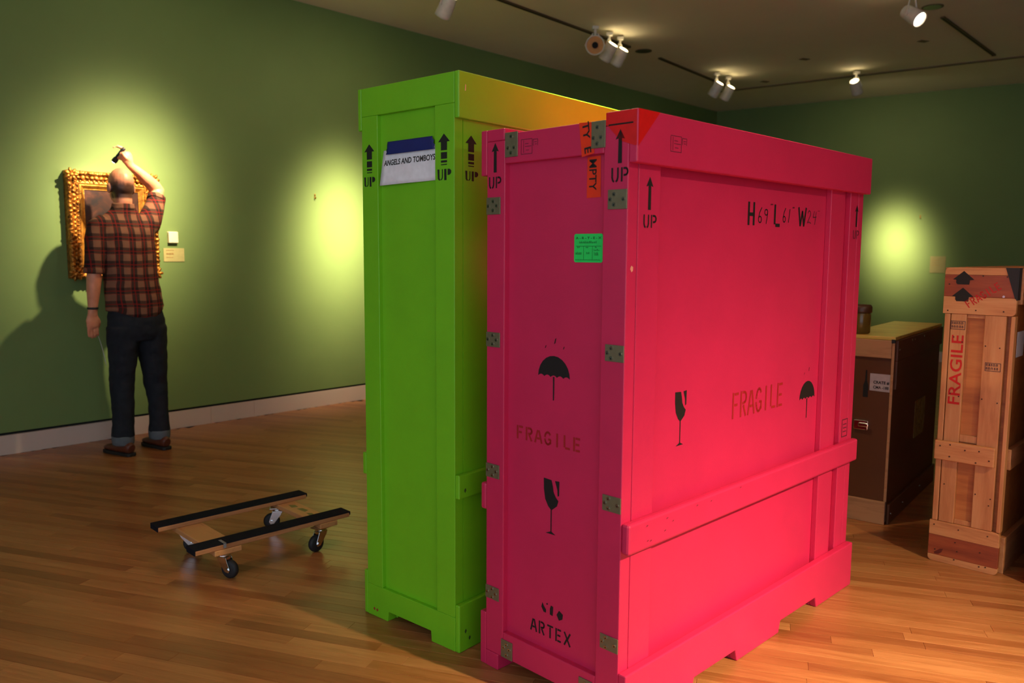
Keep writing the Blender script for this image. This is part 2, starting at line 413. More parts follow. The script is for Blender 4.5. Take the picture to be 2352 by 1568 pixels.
# floor: sub-floor slab and planks
bm = bmesh.new(); addprism(bm, [(q.x, q.y) for q in poly], lambda a, b, h: Vector((a, b, h)), -.06, -.018)
fl = finish(bm, 'floor', flat('sub_floor', (40, 24, 12), .9)); tag(fl, 'polished oak strip floor of the gallery', 'floor', kind='structure')
BD, PW = R(-18), .057
bx, by = Vector((math.cos(BD), math.sin(BD), 0)), Vector((-math.sin(BD), math.cos(BD), 0))
LENS = (.45, .62, .8, 1.0, 1.25, 1.5)
def plank_geo(bm, l, M):
    g, c, z0 = .0003, .0009, -.018
    lo = [(g, g), (l - g, g), (l - g, PW - g), (g, PW - g)]; hi = [(g + c, g + c), (l - g - c, g + c), (l - g - c, PW - g - c), (g + c, PW - g - c)]
    A = [bm.verts.new(M @ Vector((x, y, z0))) for x, y in lo]; B = [bm.verts.new(M @ Vector((x, y, -c * .7))) for x, y in lo]; D = [bm.verts.new(M @ Vector((x, y, 0))) for x, y in hi]
    fs = [bm.faces.new(D)]
    for U, V in ((A, B), (B, D)):
        for i in range(4): fs.append(bm.faces.new([U[i], U[(i + 1) % 4], V[(i + 1) % 4], V[i]]))
    return fs
pmesh = {}
for l in LENS:
    bm = bmesh.new(); plank_geo(bm, l, Matrix.Identity(4)); bmesh.ops.recalc_face_normals(bm, faces=bm.faces)
    me = bpy.data.meshes.new('plank'); bm.to_mesh(me); bm.free(); me.materials.append(M_PLANK); pmesh[l] = me
def inside(P, m=0.0): return WC - P.dot(WN) > -m and RC - P.dot(RN) > -m and P.y > -2.5 and P.x < 8.5 and P.x > -5.6
allp = []
for j in range(-150, 260):
    t = -9.0 - random.random() * 1.2
    while t < 10:
        l = random.choice(LENS); O = bx * t + by * (j * PW); t += l
        mid = O + bx * (l / 2) + by * (PW / 2)
        if not (inside(mid, .0) or inside(O, .0) or inside(O + bx * l, .0)): continue
        allp.append((O, l, mid))
def in_view(mid):
    d = mid - Vector((0, 0, CAM_H)); z = d.dot(_f)
    if z < .5: return None
    x, y = F_PX * d.dot(_rr) / z, -F_PX * d.dot(_uu) / z
    return z if abs(x) < 1320 and -60 < y < 860 else None
vis = sorted([(in_view(m), i) for i, (O, l, m) in enumerate(allp) if in_view(m)])
near = {i for _, i in vis[:300]}
rot = Matrix.Rotation(BD, 4, 'Z')
bm = bmesh.new(); lay = bm.faces.layers.float.new('plank_tone')
def clip_len(O, l):
    # cut a plank where it meets the wall
    for k in range(40):
        e = O + bx * l
        if inside(e, .0) or l < .05: break
        l -= .04
    return l
for i, (O, l, mid) in enumerate(allp):
    if i in near and inside(O) and inside(O + bx * l):
        q = bpy.data.objects.new('plank', pmesh[l]); C.objects.link(q); q.parent = fl; q.location = O; q.rotation_euler = (0, 0, BD)
    else:
        if not inside(O):
            k = 0
            while k < l and not inside(O + bx * k): k += .04
            O = O + bx * k; l -= k
        l = clip_len(O, l)
        if l < .05: continue
        tone = random.random()
        for f in plank_geo(bm, l, Matrix.Translation(O) @ rot): f[lay] = tone
o = finish(bm, 'planks', M_PLANKS, fl); o['kind'] = 'stuff'
# the joined planks carry their grain along the strips: give the object the strips' own axes
o.rotation_euler = (0, 0, BD)
o.data.transform(Matrix.Rotation(-BD, 4, 'Z'))

# ------------------------------------------------------------------ ceiling fittings
def track(p0, p1, w_, label, mat=M_TRACK, th=.014):
    p0, p1 = Vector((*p0, 0)), Vector((*p1, 0)); d = p1 - p0; L = d.length; yaw = math.atan2(d.y, d.x)
    o = empty('light_track', (p0.x, p0.y, CEIL), yaw); tag(o, label, 'light track')
    bm = bmesh.new(); addbox(bm, 0, L, -w_ / 2, w_ / 2, -th, 0); finish(bm, 'channel', mat, o)
    bm = bmesh.new(); addbox(bm, .01, L - .01, -w_ * .16, w_ * .16, -th - .001, -th + .001); finish(bm, 'conductor_slot', M_BLACK, o)
    box('end_cap', mat, o, L - .012, L + .004, -w_ / 2 - .003, w_ / 2 + .003, -th - .004, 0, .001)
    return o
track((-2.6, 4.05), (1.17, 8.47), .034, 'long dark lighting track running beside the green wall')
track((1.56, 8.93), (2.62, 10.30), .034, 'short dark lighting track piece near the far corner')
track((2.55, 10.78), (7.6, 7.15), .040, 'lighting track running along the end wall', M_TRACKH)
track((3.77, 7.38), (5.01, 8.71), .034, 'short dark lighting track at upper right of ceiling')
def recess(x, y, r, label):
    o = empty('recessed_downlight', (x, y, CEIL)); tag(o, label, 'downlight', 'recessed downlights')
    lathe('trim_ring', M_TRACKH, o, [(r, -.006), (r * 1.0, -.001), (r * .9, 0.0)])
    cyl('dark_aperture', flat('aperture_dark', (44, 42, 40), .3), o, (0, 0, -.0085), (0, 0, -.005), r * .86, None, 28)
recess(1.343, 8.643, .085, 'dark round recessed downlight between two track pieces')
recess(3.537, 7.097, .085, 'dark round recessed downlight at upper right of ceiling')
for (x, y, lb) in ((3.05, 10.1, 'small square ceiling cover plate near the end wall track'), (3.124, 8.958, 'small square ceiling cover plate in the middle of ceiling'), (4.014, 8.202, 'small square ceiling cover plate near the short right track')):
    o = empty('ceiling_plate', (x, y, CEIL), R(20)); tag(o, lb, 'cover plate', 'ceiling cover plates')
    box('plate', M_TRACKH, o, -.05, .05, -.03, .03, -.005, 0, .001); box('plate_cover', M_TRACKH, o, -.04, .04, -.022, .022, -.008, -.004, .001)

def lamp(P, T, label, lens=None, ring=False, glow=True, r=.062, ln=.165):
    P, T = Vector(P), Vector(T); d = (T - P).normalized()
    o = empty('track_spotlight', P); tag(o, label, 'spotlight', 'track spotlights')
    q = d.to_track_quat('Z', 'Y').to_matrix().to_4x4()      # local +Z points along the beam
    side = q @ Vector((1, 0, 0))
    back, front = -d * ln, d * .0
    # open shell
    bm = bmesh.new()
    prof = [(r * .80, -ln), (r * .86, -ln + .012), (r * .94, -ln * .55), (r, -.02), (r, 0), (r * .9, 0), (r * .86, -.02)]
    rings = []
    for rr, z in prof: rings.append([bm.verts.new(q @ Vector((rr * math.cos(i * math.pi / 12), rr * math.sin(i * math.pi / 12), z))) for i in range(24)])
    for A, B in zip(rings, rings[1:]):
        for i in range(24): bm.faces.new([A[i], A[(i + 1) % 24], B[(i + 1) % 24], B[i]])
    finish(bm, 'housing', M_LAMP, o, 0, True)
    cyl('lamp_lens', lens or M_ORANGE, o, d * -.024, d * -.018, r * .86, None, 24)
    if ring:
        cyl('lamp_socket', M_BLACK, o, d * -.02, d * .004, r * .32, None, 20)
    cyl('rear_vent', M_GLOW if glow else M_LAMP, o, d * (-ln + .004), d * (-ln - .004), r * .66, None, 24)
    # yoke arm and stem up to the track
    top = Vector((0, 0, CEIL - .016 - P.z))
    bm = bmesh.new()
    mid = d * (-ln * .55)
    for sg in (-1, 1):
        addcyl(bm, mid + side * sg * (r + .002), mid + side * sg * (r + .008), .012, None, 10)
        addcyl(bm, mid + side * sg * (r + .006), Vector((mid.x, mid.y, top.z - .06)) + side * sg * .02, .006, None, 8)
    finish(bm, 'yoke', M_LAMP, o)
    cx = Vector((mid.x, mid.y, 0))
    bm = bmesh.new(); addcyl(bm, cx + Vector((0, 0, top.z - .075)), cx + top + Vector((0, 0, -.02)), .012, None, 12)
    finish(bm, 'stem', M_LAMP, o)
    bm = bmesh.new(); addbox(bm, cx.x - .03, cx.x + .03, cx.y - .03, cx.y + .03, top.z - .028, top.z); finish(bm, 'track_adapter', M_LAMP, o, .002)
    return o
lamp((-0.55, 6.42, 3.17), wl(4.30, 0, 1.45), 'white track spotlight at top edge lighting the bare green wall', M_LENS)
lamp((0.74, 7.60, 3.26), (0.10, 1.2, 1.9), 'unlit track spotlight showing an amber disc with black centre', M_ORANGE, True, False, .088, .19)
lamp((0.86, 7.95, 3.21), wl(6.3, 0, 1.5), 'white track spotlight directly right of the amber disc lamp', M_LENS)
lamp((0.985, 8.10, 3.20), wl(6.6, 0, 1.5), 'white track spotlight, rightmost of the cluster with amber disc', M_LENS)
lamp((2.30, 9.62, 3.20), wl(8.6, 0, 1.5), 'left lamp of the spotlight pair above the pink crate corner', M_LENS)
lamp((2.49, 9.83, 3.20), wl(9.0, 0, 1.5), 'right lamp of the spotlight pair above the pink crate corner', M_LENS)
lamp((3.941, 9.513, 3.22), (5.12, 10.80, 1.42), 'single white track spotlight before the end wall', M_LENS)
lamp((3.13, 6.46, 3.18), (3.95, 4.9, 1.9), 'white track spotlight at upper right with glowing front', M_LENS)
# lamps of the near tracks, just above the photograph
track((2.55, .25), (4.6, 2.2), .034, 'dark lighting track above the viewer at right'); track((-1.9, 3.85), (.55, 2.98 + .2), .034, 'dark lighting track above the two bright crates')
for nm, P, T, wt, sg in SPOTS:
    if nm in ('spot_painting', 'spot_crate_side', 'spot_between', 'spot_right_crates'):
        lamp(P, T, {'spot_painting': 'white track spotlight aimed at the gilt framed painting', 'spot_crate_side': 'white track spotlight aimed at the long side of pink crate', 'spot_between': 'white track spotlight aimed between green and pink crates', 'spot_right_crates': 'white track spotlight aimed at the pine crate'}[nm], M_LENS)

# ------------------------------------------------------------------ crates
def bars(root, names_mats_boxes, bevel=.004):
    for nm, mt, b in names_mats_boxes: box(nm, mt, root, *b, bevel=bevel)
def notched(name, mat, root, L, y0, y1, z1, notches, nz, bevel=.004):
    poly = [(0, 0)]
    for a, b in notches: poly += [(a, 0), (a + .012, nz), (b - .012, nz), (b, 0)]
    poly += [(L, 0), (L, z1), (0, z1)]
    bm = bmesh.new(); addprism(bm, poly, lambda a, b, h: Vector((a, h, b)), y0, y1)
    return finish(bm, name, mat, root, bevel)

# ---- pink crate
PL, PWd, PH, t = 1.551, .6075, 1.753, .028
pk = empty('shipping_crate', (.3274, 2.1714, 0), .7829)
tag(pk, 'tall hot pink shipping crate with metal corner plates and stencils, nearest the viewer', 'crate', 'painted art shipping crates')
for m in (0, 1):
    Y = (lambda y: y) if m == 0 else (lambda y: PWd - y)
    # long side
    box('side_panel', M_PINK, pk, .046, PL - .046, Y(.050), Y(.062), .06, 1.716, 0)
    for x0, x1 in ((.0475, .150), (1.258, 1.375), (1.432, PL - .0465)): box('side_stile', M_PINK, pk, x0, x1, Y(t), Y(.0505), .06, 1.716)
    box('top_batten', M_PINK, pk, 0, PL, Y(0), Y(t), 1.6133, PH, .004)
    box('top_cap', M_PINK, pk, 0, PL, Y(t - .001), Y(.106), 1.7165, PH, .004)
    box('middle_batten', M_PINK, pk, 0, PL, Y(0), Y(t), .5331, .6228, .008)
    notched('bottom_batten', M_PINK, pk, PL, min(Y(0), Y(t)), max(Y(0), Y(t)), .1819, ((.348, .624), (.920, 1.229)), .042)
    for x0, x1 in ((0, .348), (.624, .920), (1.229, PL)): box('skid_foot', M_PINK, pk, x0, x1, Y(t - .001), Y(.085), 0, .054)
    # ends
    X = (lambda x: x) if m == 0 else (lambda x: PL - x)
    box('end_panel', M_PINK, pk, X(.020), X(.032), .07, PWd - .07, .08, 1.70, 0)
    box('end_stile', M_PINK, pk, X(0), X(.045), t, .112, .055, 1.716, .0028); box('end_stile', M_PINK, pk, X(0), X(.045), PWd - .108, PWd - t, .055, 1.716, .0028)
    box('end_rail', M_PINK, pk, X(0), X(.045), .1125, PWd - .1085, 1.645, 1.734, .0028); box('end_rail', M_PINK, pk, X(0), X(.045), .1125, PWd - .1085, .056, .140, .0028)
box('top_panel', M_PINK, pk, .046, PL - .046, .108, PWd - .108, 1.700, 1.714, 0); box('bottom_panel', M_PINK, pk, .046, PL - .046, .063, PWd - .063, .056, .070, 0)
def metal_plate(y0, y1, z0, z1, screws):
    pl = box('corner_plate', M_STEEL, pk, -.003, .0, y0, y1, z0, z1, .001); pl['label'] = 'zinc plated corner plate with screws'
    for y, z in screws:
        cyl('screw', M_SCREW, pl, (-.0052, y, z), (-.003, y, z), .0055, .006, 10)
        cyl('screw_recess', M_BLACK, pl, (-.0056, y, z - .001), (-.005, y, z - .001), .0022, None, 8)
for z0, z1 in ((1.492, 1.545), (1.075, 1.122), (.648, .694), (.238, .282)):
    c = (z0 + z1) / 2
    metal_plate(.517, .5795, z0, z1, ((.548, c + .014), (.532, c), (.548, c - .014), (.570, c)))
    metal_plate(.029, .094, z0, z1, ((.072, c + .014), (.085, c), (.072, c - .014), (.040, c)))
metal_plate(.443, .497, 1.663, 1.737, ((.47, 1.724), (.483, 1.69), (.457, 1.69), (.47, 1.675)))
metal_plate(.1065, .156, 1.660, 1.733, ((.134, 1.716), (.147, 1.688), (.121, 1.688), (.134, 1.672)))
metal_plate(.453, .505, .057, .118, ((.479, .105), (.492, .092), (.466, .092), (.479, .07)))
metal_plate(.120, .172, .057, .118, ((.146, .105), (.159, .092), (.133, .092), (.146, .07)))
# stencils of the end
E0 = lambda y, z: on_end(0, y, z)
E1 = lambda y, z: on_end(.020, y, z)
decal('up_arrow', M_INK, pk, E0(.542, 1.621), slim_arrow()); stencil('up_lettering', M_INK, pk, E0(.570, 1.574), 'UP', .055, .033, .0055)
decal('up_arrow', M_INK, pk, E0(.0565, 1.614), slim_arrow()); stencil('up_lettering', M_INK, pk, E0(.085, 1.566), 'UP', .058, .036, .0055)
def stamp(fn, s=1.0, mat=None):
    decal('shipping_stamp', mat or M_STAMP, pk, fn, (), [[(0, 0), (.045 * s, 0), (.045 * s, .043), (0, .043), (0, 0)], [(.01, .004), (.01, .04)], [(.016, .03), (.03 * s, .03)], [(.016, .022), (.042 * s, .022)], [(.02, .011), (.032 * s, .011)],
          [(.049 * s, .022), (.049 * s, .04), (.068 * s, .04), (.068 * s, .022)], [(.054 * s, .032), (.064 * s, .032)], [(.056 * s, .026), (.064 * s, .026)]], .0016)
M_STAMP = flat('faded_stamp_ink', (96, 26, 48), .7)
stamp(E0(.429, 1.667))
decal('umbrella_mark', M_INK, pk, E1(.305, .932), umbrella(.128, .135)); decal('rain_drops', M_INK, pk, E1(.30, 1.102), [[(-.005, 0), (-.001, .016), (.004, .02), (0, .004)], [(-.042, -.014), (-.039, -.006), (-.036, -.005), (-.039, -.013)], [(.031, -.012), (.034, -.004), (.037, -.004), (.034, -.012)]])
stencil('fragile_lettering', M_REDINK, pk, E1(.459, .792), 'FRAGILE', .264, .040, .0065, .35)
decal('wineglass_mark', M_INK, pk, E1(.309, .515), wineglass(.064, .172))
stencil('artex_lettering', M_INK, pk, E1(.391, .182), 'ARTEX', .166, .040, .006, .4)
decal('emblem_mark', M_INK, pk, E1(.302, .262), [[(-.040, .026), (-.044, .010), (-.034, -.004), (-.024, -.004), (-.024, .006), (-.034, .016)], [(-.008, -.004), (.004, -.006), (.006, .024), (-.004, .026), (-.008, .014)], [(.020, .004), (.030, -.012), (.044, -.004), (.046, .012), (.030, .020)], [(-.024, .026), (-.018, .030), (-.016, .026), (-.020, .022)]])
# tape with EMPTY
tp = decal('warning_tape', M_REDTAPE, pk, on_end(-.0004, .202, 1.643), [[(0, .092), (.044, .090), (.057, .005), (.012, -.003)]]); tp['label'] = 'orange red tape reading EMPTY'
decal('warning_tape', M_REDTAPE, pk, on_end(.0196, .188, 1.528), [[(.002, .113), (.050, .115), (.052, .001), (.001, 0)]])['label'] = 'orange red tape reading EMPTY'
# crease flap of the tape bridging the rail and the recessed panel is flat on the frame plane; lettering runs down the tape
def down(x, y0, z0, rot_=0.0):
    c, s = math.cos(rot_), math.sin(rot_)
    return lambda a, b, h=0: Vector((x - h, y0 - (b * c + a * s), z0 - (a * c - b * s)))
words(M_INK, pk, down(-.0014, .190, 1.733, .13), 'TY  E', .086, .024, .02)
words(M_INK, pk, down(.0188, .178, 1.634, .0), 'MPTY', .086, .026, .012)
# green sticker
st = decal('sticker', M_STICKER, pk, E1(.231, 1.347), [[(.004, 0), (.101, 0), (.105, .004), (.105, .077), (.101, .081), (.004, .081), (0, .077), (0, .004)]]); st['label'] = 'bright green routing sticker'
M_STINK = flat('sticker_print', (8, 92, 34), .7)
text('sticker_heading', M_STINK, pk, on_end(.0195, .225, 1.347 + .066), 'A - R - T - E - X', .094, .0065, 0, .03)
tk = [[(.008, .046), (.099, .046)], [(.036, .008), (.036, .046)], [(.068, .008), (.068, .046)]]
random.seed(3)
def ticks(x0, x1, y, h): return [[(x, y), (x + random.uniform(-.001, .001), y + h * random.uniform(.5, 1))] for x in [x0 + i * .0026 for i in range(int((x1 - x0) / .0026))]]
decal('sticker_print', M_STINK, pk, on_end(.0195, .231, 1.347), (), tk + ticks(.02, .085, .054, .007) + ticks(.012, .024, .041, .004) + ticks(.044, .056, .041, .004) + ticks(.078, .088, .041, .004) + ticks(.074, .095, .033, .005) + ticks(.006, .03, .022, .008) + ticks(.046, .06, .024, .007) + ticks(.076, .094, .02, .012) + ticks(.006, .1, .006, .003), .0011)
# red corner mark over both faces
decal('corner_mark', M_TRI, pk, on_front(0, 0, 1.753), [[(.003, -.001), (.098, -.001), (.003, -.098)]])['label'] = 'bright red triangular corner mark'
decal('corner_mark', M_TRI, pk, on_end(0, .106, 1.753), [[(0, -.002), (.103, -.002), (.103, -.036), (.0, -.036)], [(.006, -.037), (.103, -.037), (.104, -.095), (.098, -.096), (.05, -.08)]])['label'] = 'bright red triangular corner mark'
box('cap_slot', M_BLACK, pk, -.0012, .004, .0145, .097, 1.7152, 1.7195, 0)
# stencils of the long side
F0 = lambda x, z: on_front(0, x, z)
FF = lambda x, z: on_front(t, x, z)
FP = lambda x, z: on_front(.050, x, z)
stamp(F0(.152, 1.655), 1.15)
decal('up_arrow', M_INK, pk, FF(.098, 1.493), slim_arrow()); stencil('up_lettering', M_INK, pk, FF(.071, 1.445), 'UP', .062, .034, .0055)
decal('up_arrow', M_INK, pk, FF(1.490, 1.484), slim_arrow(.085)); stencil('up_lettering', M_STAMP, pk, FF(1.464, 1.438), 'UP', .055, .032, .005)
stencil('size_lettering', M_INK, pk, FP(.675, 1.471), 'H', .048, .072, .0115)
stencil('size_lettering', M_INK, pk, FP(.742, 1.479), '69', .076, .048, .004, .2); stencil('size_lettering', M_INK, pk, FP(.825, 1.528), 'Q', .03, .016, .005)
stencil('size_lettering', M_INK, pk, FP(.853, 1.470), 'L', .050, .072, .0115)
stencil('size_lettering', M_INK, pk, FP(.916, 1.486), '61', .062, .046, .004, .2); stencil('size_lettering', M_INK, pk, FP(.985, 1.524), 'Q', .028, .016, .005)
stencil('size_lettering', M_INK, pk, FP(1.034, 1.477), 'W', .064, .064, .010)
stencil('size_lettering', M_STAMP, pk, FP(1.105, 1.487), '24', .080, .046, .004, .2); stencil('size_lettering', M_STAMP, pk, FP(1.188, 1.522), 'Q', .026, .014, .004)
decal('wineglass_mark', M_INK, pk, FP(.314, .790), wineglass(.062, .168))
stencil('fragile_lettering', M_REDINK, pk, FP(.621, .829), 'FRAGILE', .354, .085, .0085, .18)
decal('umbrella_mark', M_INK, pk, FP(1.171, .756), umbrella(.126, .142)); decal('rain_drops', M_INK, pk, FP(1.178, .935), [[(-.003, 0), (0, .014), (.003, .014), (0, .002)], [(-.040, -.012), (-.037, -.003), (-.034, -.003)]])
decal('corner_stamp', M_STAMP, pk, FF(1.452, .640), (), [[(0, 0), (.05, 0), (.05, .07), (0, .07), (0, 0)], [(.01, .05), (.04, .05)], [(.01, .035), (.04, .035)], [(.01, .02), (.04, .02)]], .004)
# chipped paint: bare wood spots
M_CHIP = flat('bare_wood_chip', (236, 150, 132), .7)
decal('paint_chip', M_CHIP, pk, FF(.022, 1.33), [[(-.006, 0), (0, -.008), (.006, -.004), (.007, .006), (0, .010), (-.005, .006)]])
M_SCUFF = flat('scuff_mark', (120, 20, 44), .7)
for i, (x, z) in enumerate(((.08, .60), (.085, .555), (.10, .552), (.18, .60), (.21, .585), (.34, .603), (.42, .60), (.60, .607), (.17, .565))):
    decal('scuff', M_SCUFF, pk, F0(x, z), [[(0, 0), (.008, .002), (.010, .005), (.003, .004)]])

# ---- green crate
GW, GH, gt, GL = .5058, 1.9519, .020, 1.55
gc = empty('shipping_crate', (-.1747, 2.6515, 0), .8649)
tag(gc, 'taller lime green shipping crate standing left behind the pink one', 'crate', 'painted art shipping crates')
for m in (0, 1):
    Y = (lambda y: y) if m == 0 else (lambda y: GW - y)
    box('side_panel', M_GREEN, gc, .041, GL - .041, Y(gt), Y(gt + .014), .04, 1.93, 0)
    box('top_batten', M_GREEN, gc, 0, GL, Y(0), Y(gt), 1.8041, GH, .004)
    box('middle_batten', M_GREEN, gc, 0, GL, Y(0), Y(gt), .5435, .6261, .004)
    notched('bottom_batten', M_GREEN, gc, GL, min(Y(0), Y(gt)), max(Y(0), Y(gt)), .1696, ((.42, .66), (.95, 1.2)), .038)
    X = (lambda x: x) if m == 0 else (lambda x: GL - x)
    box('end_panel', M_GREEN, gc, X(.016), X(.03), .08, GW - .08, .10, 1.90, 0)
    box('end_stile', M_GREEN, gc, X(0), X(.04), gt + .0005, .110, .1222, 1.8523, .002); box('end_stile', M_GREEN, gc, X(0), X(.04), GW - .106, GW - gt - .0005, .1222, 1.8523, .002)
    box('end_rail', M_GREEN, gc, X(0), X(.04), gt + .0005, GW - gt - .0005, 1.8525, GH - .001, .002)
    poly = [(gt + .0005, 0), (.138, 0), (.141, .038), (.369, .038), (.373, 0), (GW - gt - .0005, 0), (GW - gt - .0005, .122), (gt + .0005, .122)]
    bm = bmesh.new(); addprism(bm, poly, lambda a, b, h: Vector((h, a, b)), min(X(0), X(.04)), max(X(0), X(.04))); finish(bm, 'end_rail', M_GREEN, gc, .002)
    for x0, x1 in ((.042, .42), (.66, .95), (1.2, GL - .042)): box('skid_foot', M_GREEN, gc, x0, x1, Y(gt + .0005), Y(.138), 0, .037)
box('top_panel', M_GREEN, gc, .041, GL - .041, gt + .001, GW - gt - .001, 1.932, GH - .002, 0); box('bottom_panel', M_GREEN, gc, .041, GL - .041, .035, GW - .035, .039, .052, 0)
def stencil_up(fn, w_, h_, nm):
    # heavy slab lettering cut by stencil bridges
    s = w_
    decal('up_lettering', M_DARKGREENINK, gc, fn, [[(0, h_), (.15 * s, h_), (.15 * s, .22 * h_), (.19 * s, .10 * h_), (.19 * s, 0), (.11 * s, .02 * h_), (.03 * s, .16 * h_), (.01 * s, .9 * h_)],
        [(.33 * s, h_), (.40 * s, h_), (.40 * s, .26 * h_), (.35 * s, .08 * h_), (.23 * s, 0), (.23 * s, .09 * h_), (.31 * s, .16 * h_), (.33 * s, .3 * h_)], [(.50 * s, 0), (.66 * s, 0), (.66 * s, h_), (.50 * s, h_)],
        [(.74 * s, .44 * h_), (.9 * s, .46 * h_), (s, .62 * h_), (s, .84 * h_), (.9 * s, .98 * h_), (.74 * s, h_)]])
G0 = lambda y, z: on_end(0, y, z)
decal('up_arrow', M_DARKGREENINK, gc, G0(.444, 1.654), block_arrow(.101)); stencil_up(G0(.474, 1.606), .060, .034, 'L')
decal('up_arrow', M_DARKGREENINK, gc, G0(.067, 1.658), block_arrow(.101)); stencil_up(G0(.098, 1.609), .064, .036, 'R')
decal('up_arrow', M_DARKGREENINK, gc, on_front(gt, .078, 1.656), block_arrow(.101)); stencil_up(on_front(gt, .050, 1.609), .062, .032, 'S')
# paint knocks
for y, z in ((.448, .028), (.432, .027)): decal('paint_knock', flat('red_knock', (150, 52, 26), .7), gc, G0(y, z), [[(-.005, 0), (0, -.006), (.006, 0), (.003, .007), (-.003, .006)]])
for x, z in ((.028, .57), (.030, .07), (.05, .04)): decal('paint_knock', flat('dark_knock', (50, 84, 20), .7), gc, on_front(0, x, z), [[(-.005, 0), (0, -.008), (.006, 0), (.003, .009), (-.003, .006)]])
decal('paint_knock', flat('pale_knock', (190, 180, 130), .7), gc, on_front(0, .03, 1.90), [[(-.003, -.01), (.002, -.008), (.003, .010), (-.001, .012)]])
# paper sign taped to the green crate: it bulges slightly off the recessed panel
sg = empty('paper_sign', gc.matrix_basis @ Vector((0, .25, 1.609)), .8649); tag(sg, 'white paper sign reading ANGELS AND TOMBOYS on the green crate', 'sign')
def sheet(name, mat, parent, corners, y_off, bulge, nx=14, nz=8, th=.0006, jag=None):
    """corners in (a,b): a to the right seen from -x; local origin at parent"""
    (bl, br, tr, tl) = corners; bm = bmesh.new(); G = []
    for k in range(nz + 1):
        row = []
        for i in range(nx + 1):
            u, v = i / nx, k / nz
            a = (bl[0] * (1 - u) + br[0] * u) * (1 - v) + (tl[0] * (1 - u) + tr[0] * u) * v
            b = (bl[1] * (1 - u) + br[1] * u) * (1 - v) + (tl[1] * (1 - u) + tr[1] * u) * v
            if jag and i == nx: a += jag[k % len(jag)]
            if jag and i == 0: a -= jag[(k + 2) % len(jag)] * .5
            row.append(bm.verts.new(Vector((y_off - bulge(u, v), -a, b))))
        G.append(row)
    for k in range(nz):
        for i in range(nx): bm.faces.new([G[k][i], G[k][i + 1], G[k + 1][i + 1], G[k + 1][i]])
    o = finish(bm, name, mat, parent, 0, True); s = o.modifiers.new('thickness', 'SOLIDIFY'); s.thickness = th; s.offset = 0
    return o
bul = lambda u, v: .003 + .008 * (1 - v) * math.sin(u * math.pi) ** 2 + .004 * (1 - v) * math.cos(u * 5) + .006 * (1 - v) * (1 - u)
sheet('sheet', M_PAPER, sg, ((-.141, -.002), (.142, .004), (.142, .122), (-.129, .119)), .014, bul)
V, Fc = text_pts('ANGELS AND TOMBOYS', 1, 0, .025)
x0, x1 = min(v[0] for v in V), max(v[0] for v in V); y0, y1 = min(v[1] for v in V), max(v[1] for v in V)
bm = bmesh.new(); vs = []
for a, b in V:
    u = .04 + .92 * (a - x0) / (x1 - x0); v = .545 + .165 * (b - y0) / (y1 - y0) + .02 * u
    aa = -.129 - .012 * (1 - v) + (.271 + .012 * (1 - v)) * u; vs.append(bm.verts.new(Vector((.014 - bul(u, v) - .0012, -aa, -.002 + .122 * v + .004 * u))))
for f in Fc:
    try: bm.faces.new([vs[i] for i in f])
    except ValueError: pass
finish(bm, 'lettering', flat('printer_ink', (52, 50, 48), .7), sg)
tpz = empty('painter_tape', gc.matrix_basis @ Vector((0, .25, 1.70)), .8649); tag(tpz, 'strip of dark blue painter tape holding the paper sign', 'tape')
sheet('tape_strip', M_BLUETAPE, tpz, ((-.106, .012), (.139, .014), (.118, .058), (-.108, .057)), .0105, lambda u, v: .0012 + .0085 * (1 - v) ** 1.5, 20, 6, .0004, (0, -.004, .002, -.003, .003, -.002, 0))

# ---- pine crate at right
PNW, PNH, PND = .28, 1.322, 1.15
wc = empty('wooden_crate', (1.913, 3.572, 0), R(-44.53)); tag(wc, 'tall narrow bare pine crate marked FRAGILE at right edge', 'crate')
def plank_board(name, mat, x0, x1, z0, z1, y0, y1, round_=0, bevel=.003):
    return box(name, mat, wc, x0, x1, y0, y1, z0, z1, bevel)
def round_board(name, mat, x0, x1, z0, z1, y0, y1, corners, r=.018):
    pts = []
    for (cx, cz, a0, key) in ((x0, z0, 180, 'bl'), (x1, z0, 270, 'br'), (x1, z1, 0, 'tr'), (x0, z1, 90, 'tl')):
        if key in corners:
            ox, oz = cx + (r if 'l' in key else -r), cz + (r if 'b' in key else -r)
            pts += [(ox + r * math.cos(R(a0 + i * 15)), oz + r * math.sin(R(a0 + i * 15))) for i in range(7)]
        else: pts.append((cx, cz))
    bm = bmesh.new(); addprism(bm, pts, lambda a, b, h: Vector((a, h, b)), y0, y1); return finish(bm, name, mat, wc, .0015)
round_board('plank', M_PINEH, 0, PNW, 1.292, PNH, -.022, 0, ('tl', 'tr')); round_board('plank', M_PINERED, 0, PNW, 1.197, 1.2915, -.022, 0, ()); round_board('plank', M_PINEH, 0, PNW, 1.122, 1.1965, -.022, 0, ('br',))
round_board('plank', M_PINEH, 0, PNW, .122, .187, -.022, 0, ('tr',)); round_board('plank', M_PINERED, 0, PNW, .030, .1215, -.022, 0, ()); round_board('plank', M_PINEH, 0, PNW, 0, .0295, -.022, 0, ('bl', 'br'))
for x0, x1, mt in ((.008, .031, M_PINE), (.034, .096, M_PINE), (.166, .247, M_PINE)): box('stile', mt, wc, x0, x1, -.020, 0, .188, 1.1215)
box('stile', M_PINE, wc, .264, PNW, -.020, .02, .188, 1.1215)
box('front_panel', M_PLY, wc, .0965, .1655, -.006, .006, .188, 1.1215, 0)
box('panel_rail', M_PINE, wc, .0965, .1655, -.014, -.0065, .560, .592, .002); box('panel_rail', M_PINE, wc, .0965, .1655, -.014, -.0065, .188, .210, .002)
box('panel_rail', M_PINE, wc, .0965, .1655, -.014, -.0065, 1.105, 1.121, .002)
box('middle_rail', M_PINEH, wc, .006, .244, -.042, -.0205, .472, .557, .004)
box('body', M_PLY, wc, .004, PNW - .012, .007, PND, .02, PNH - .02, 0)
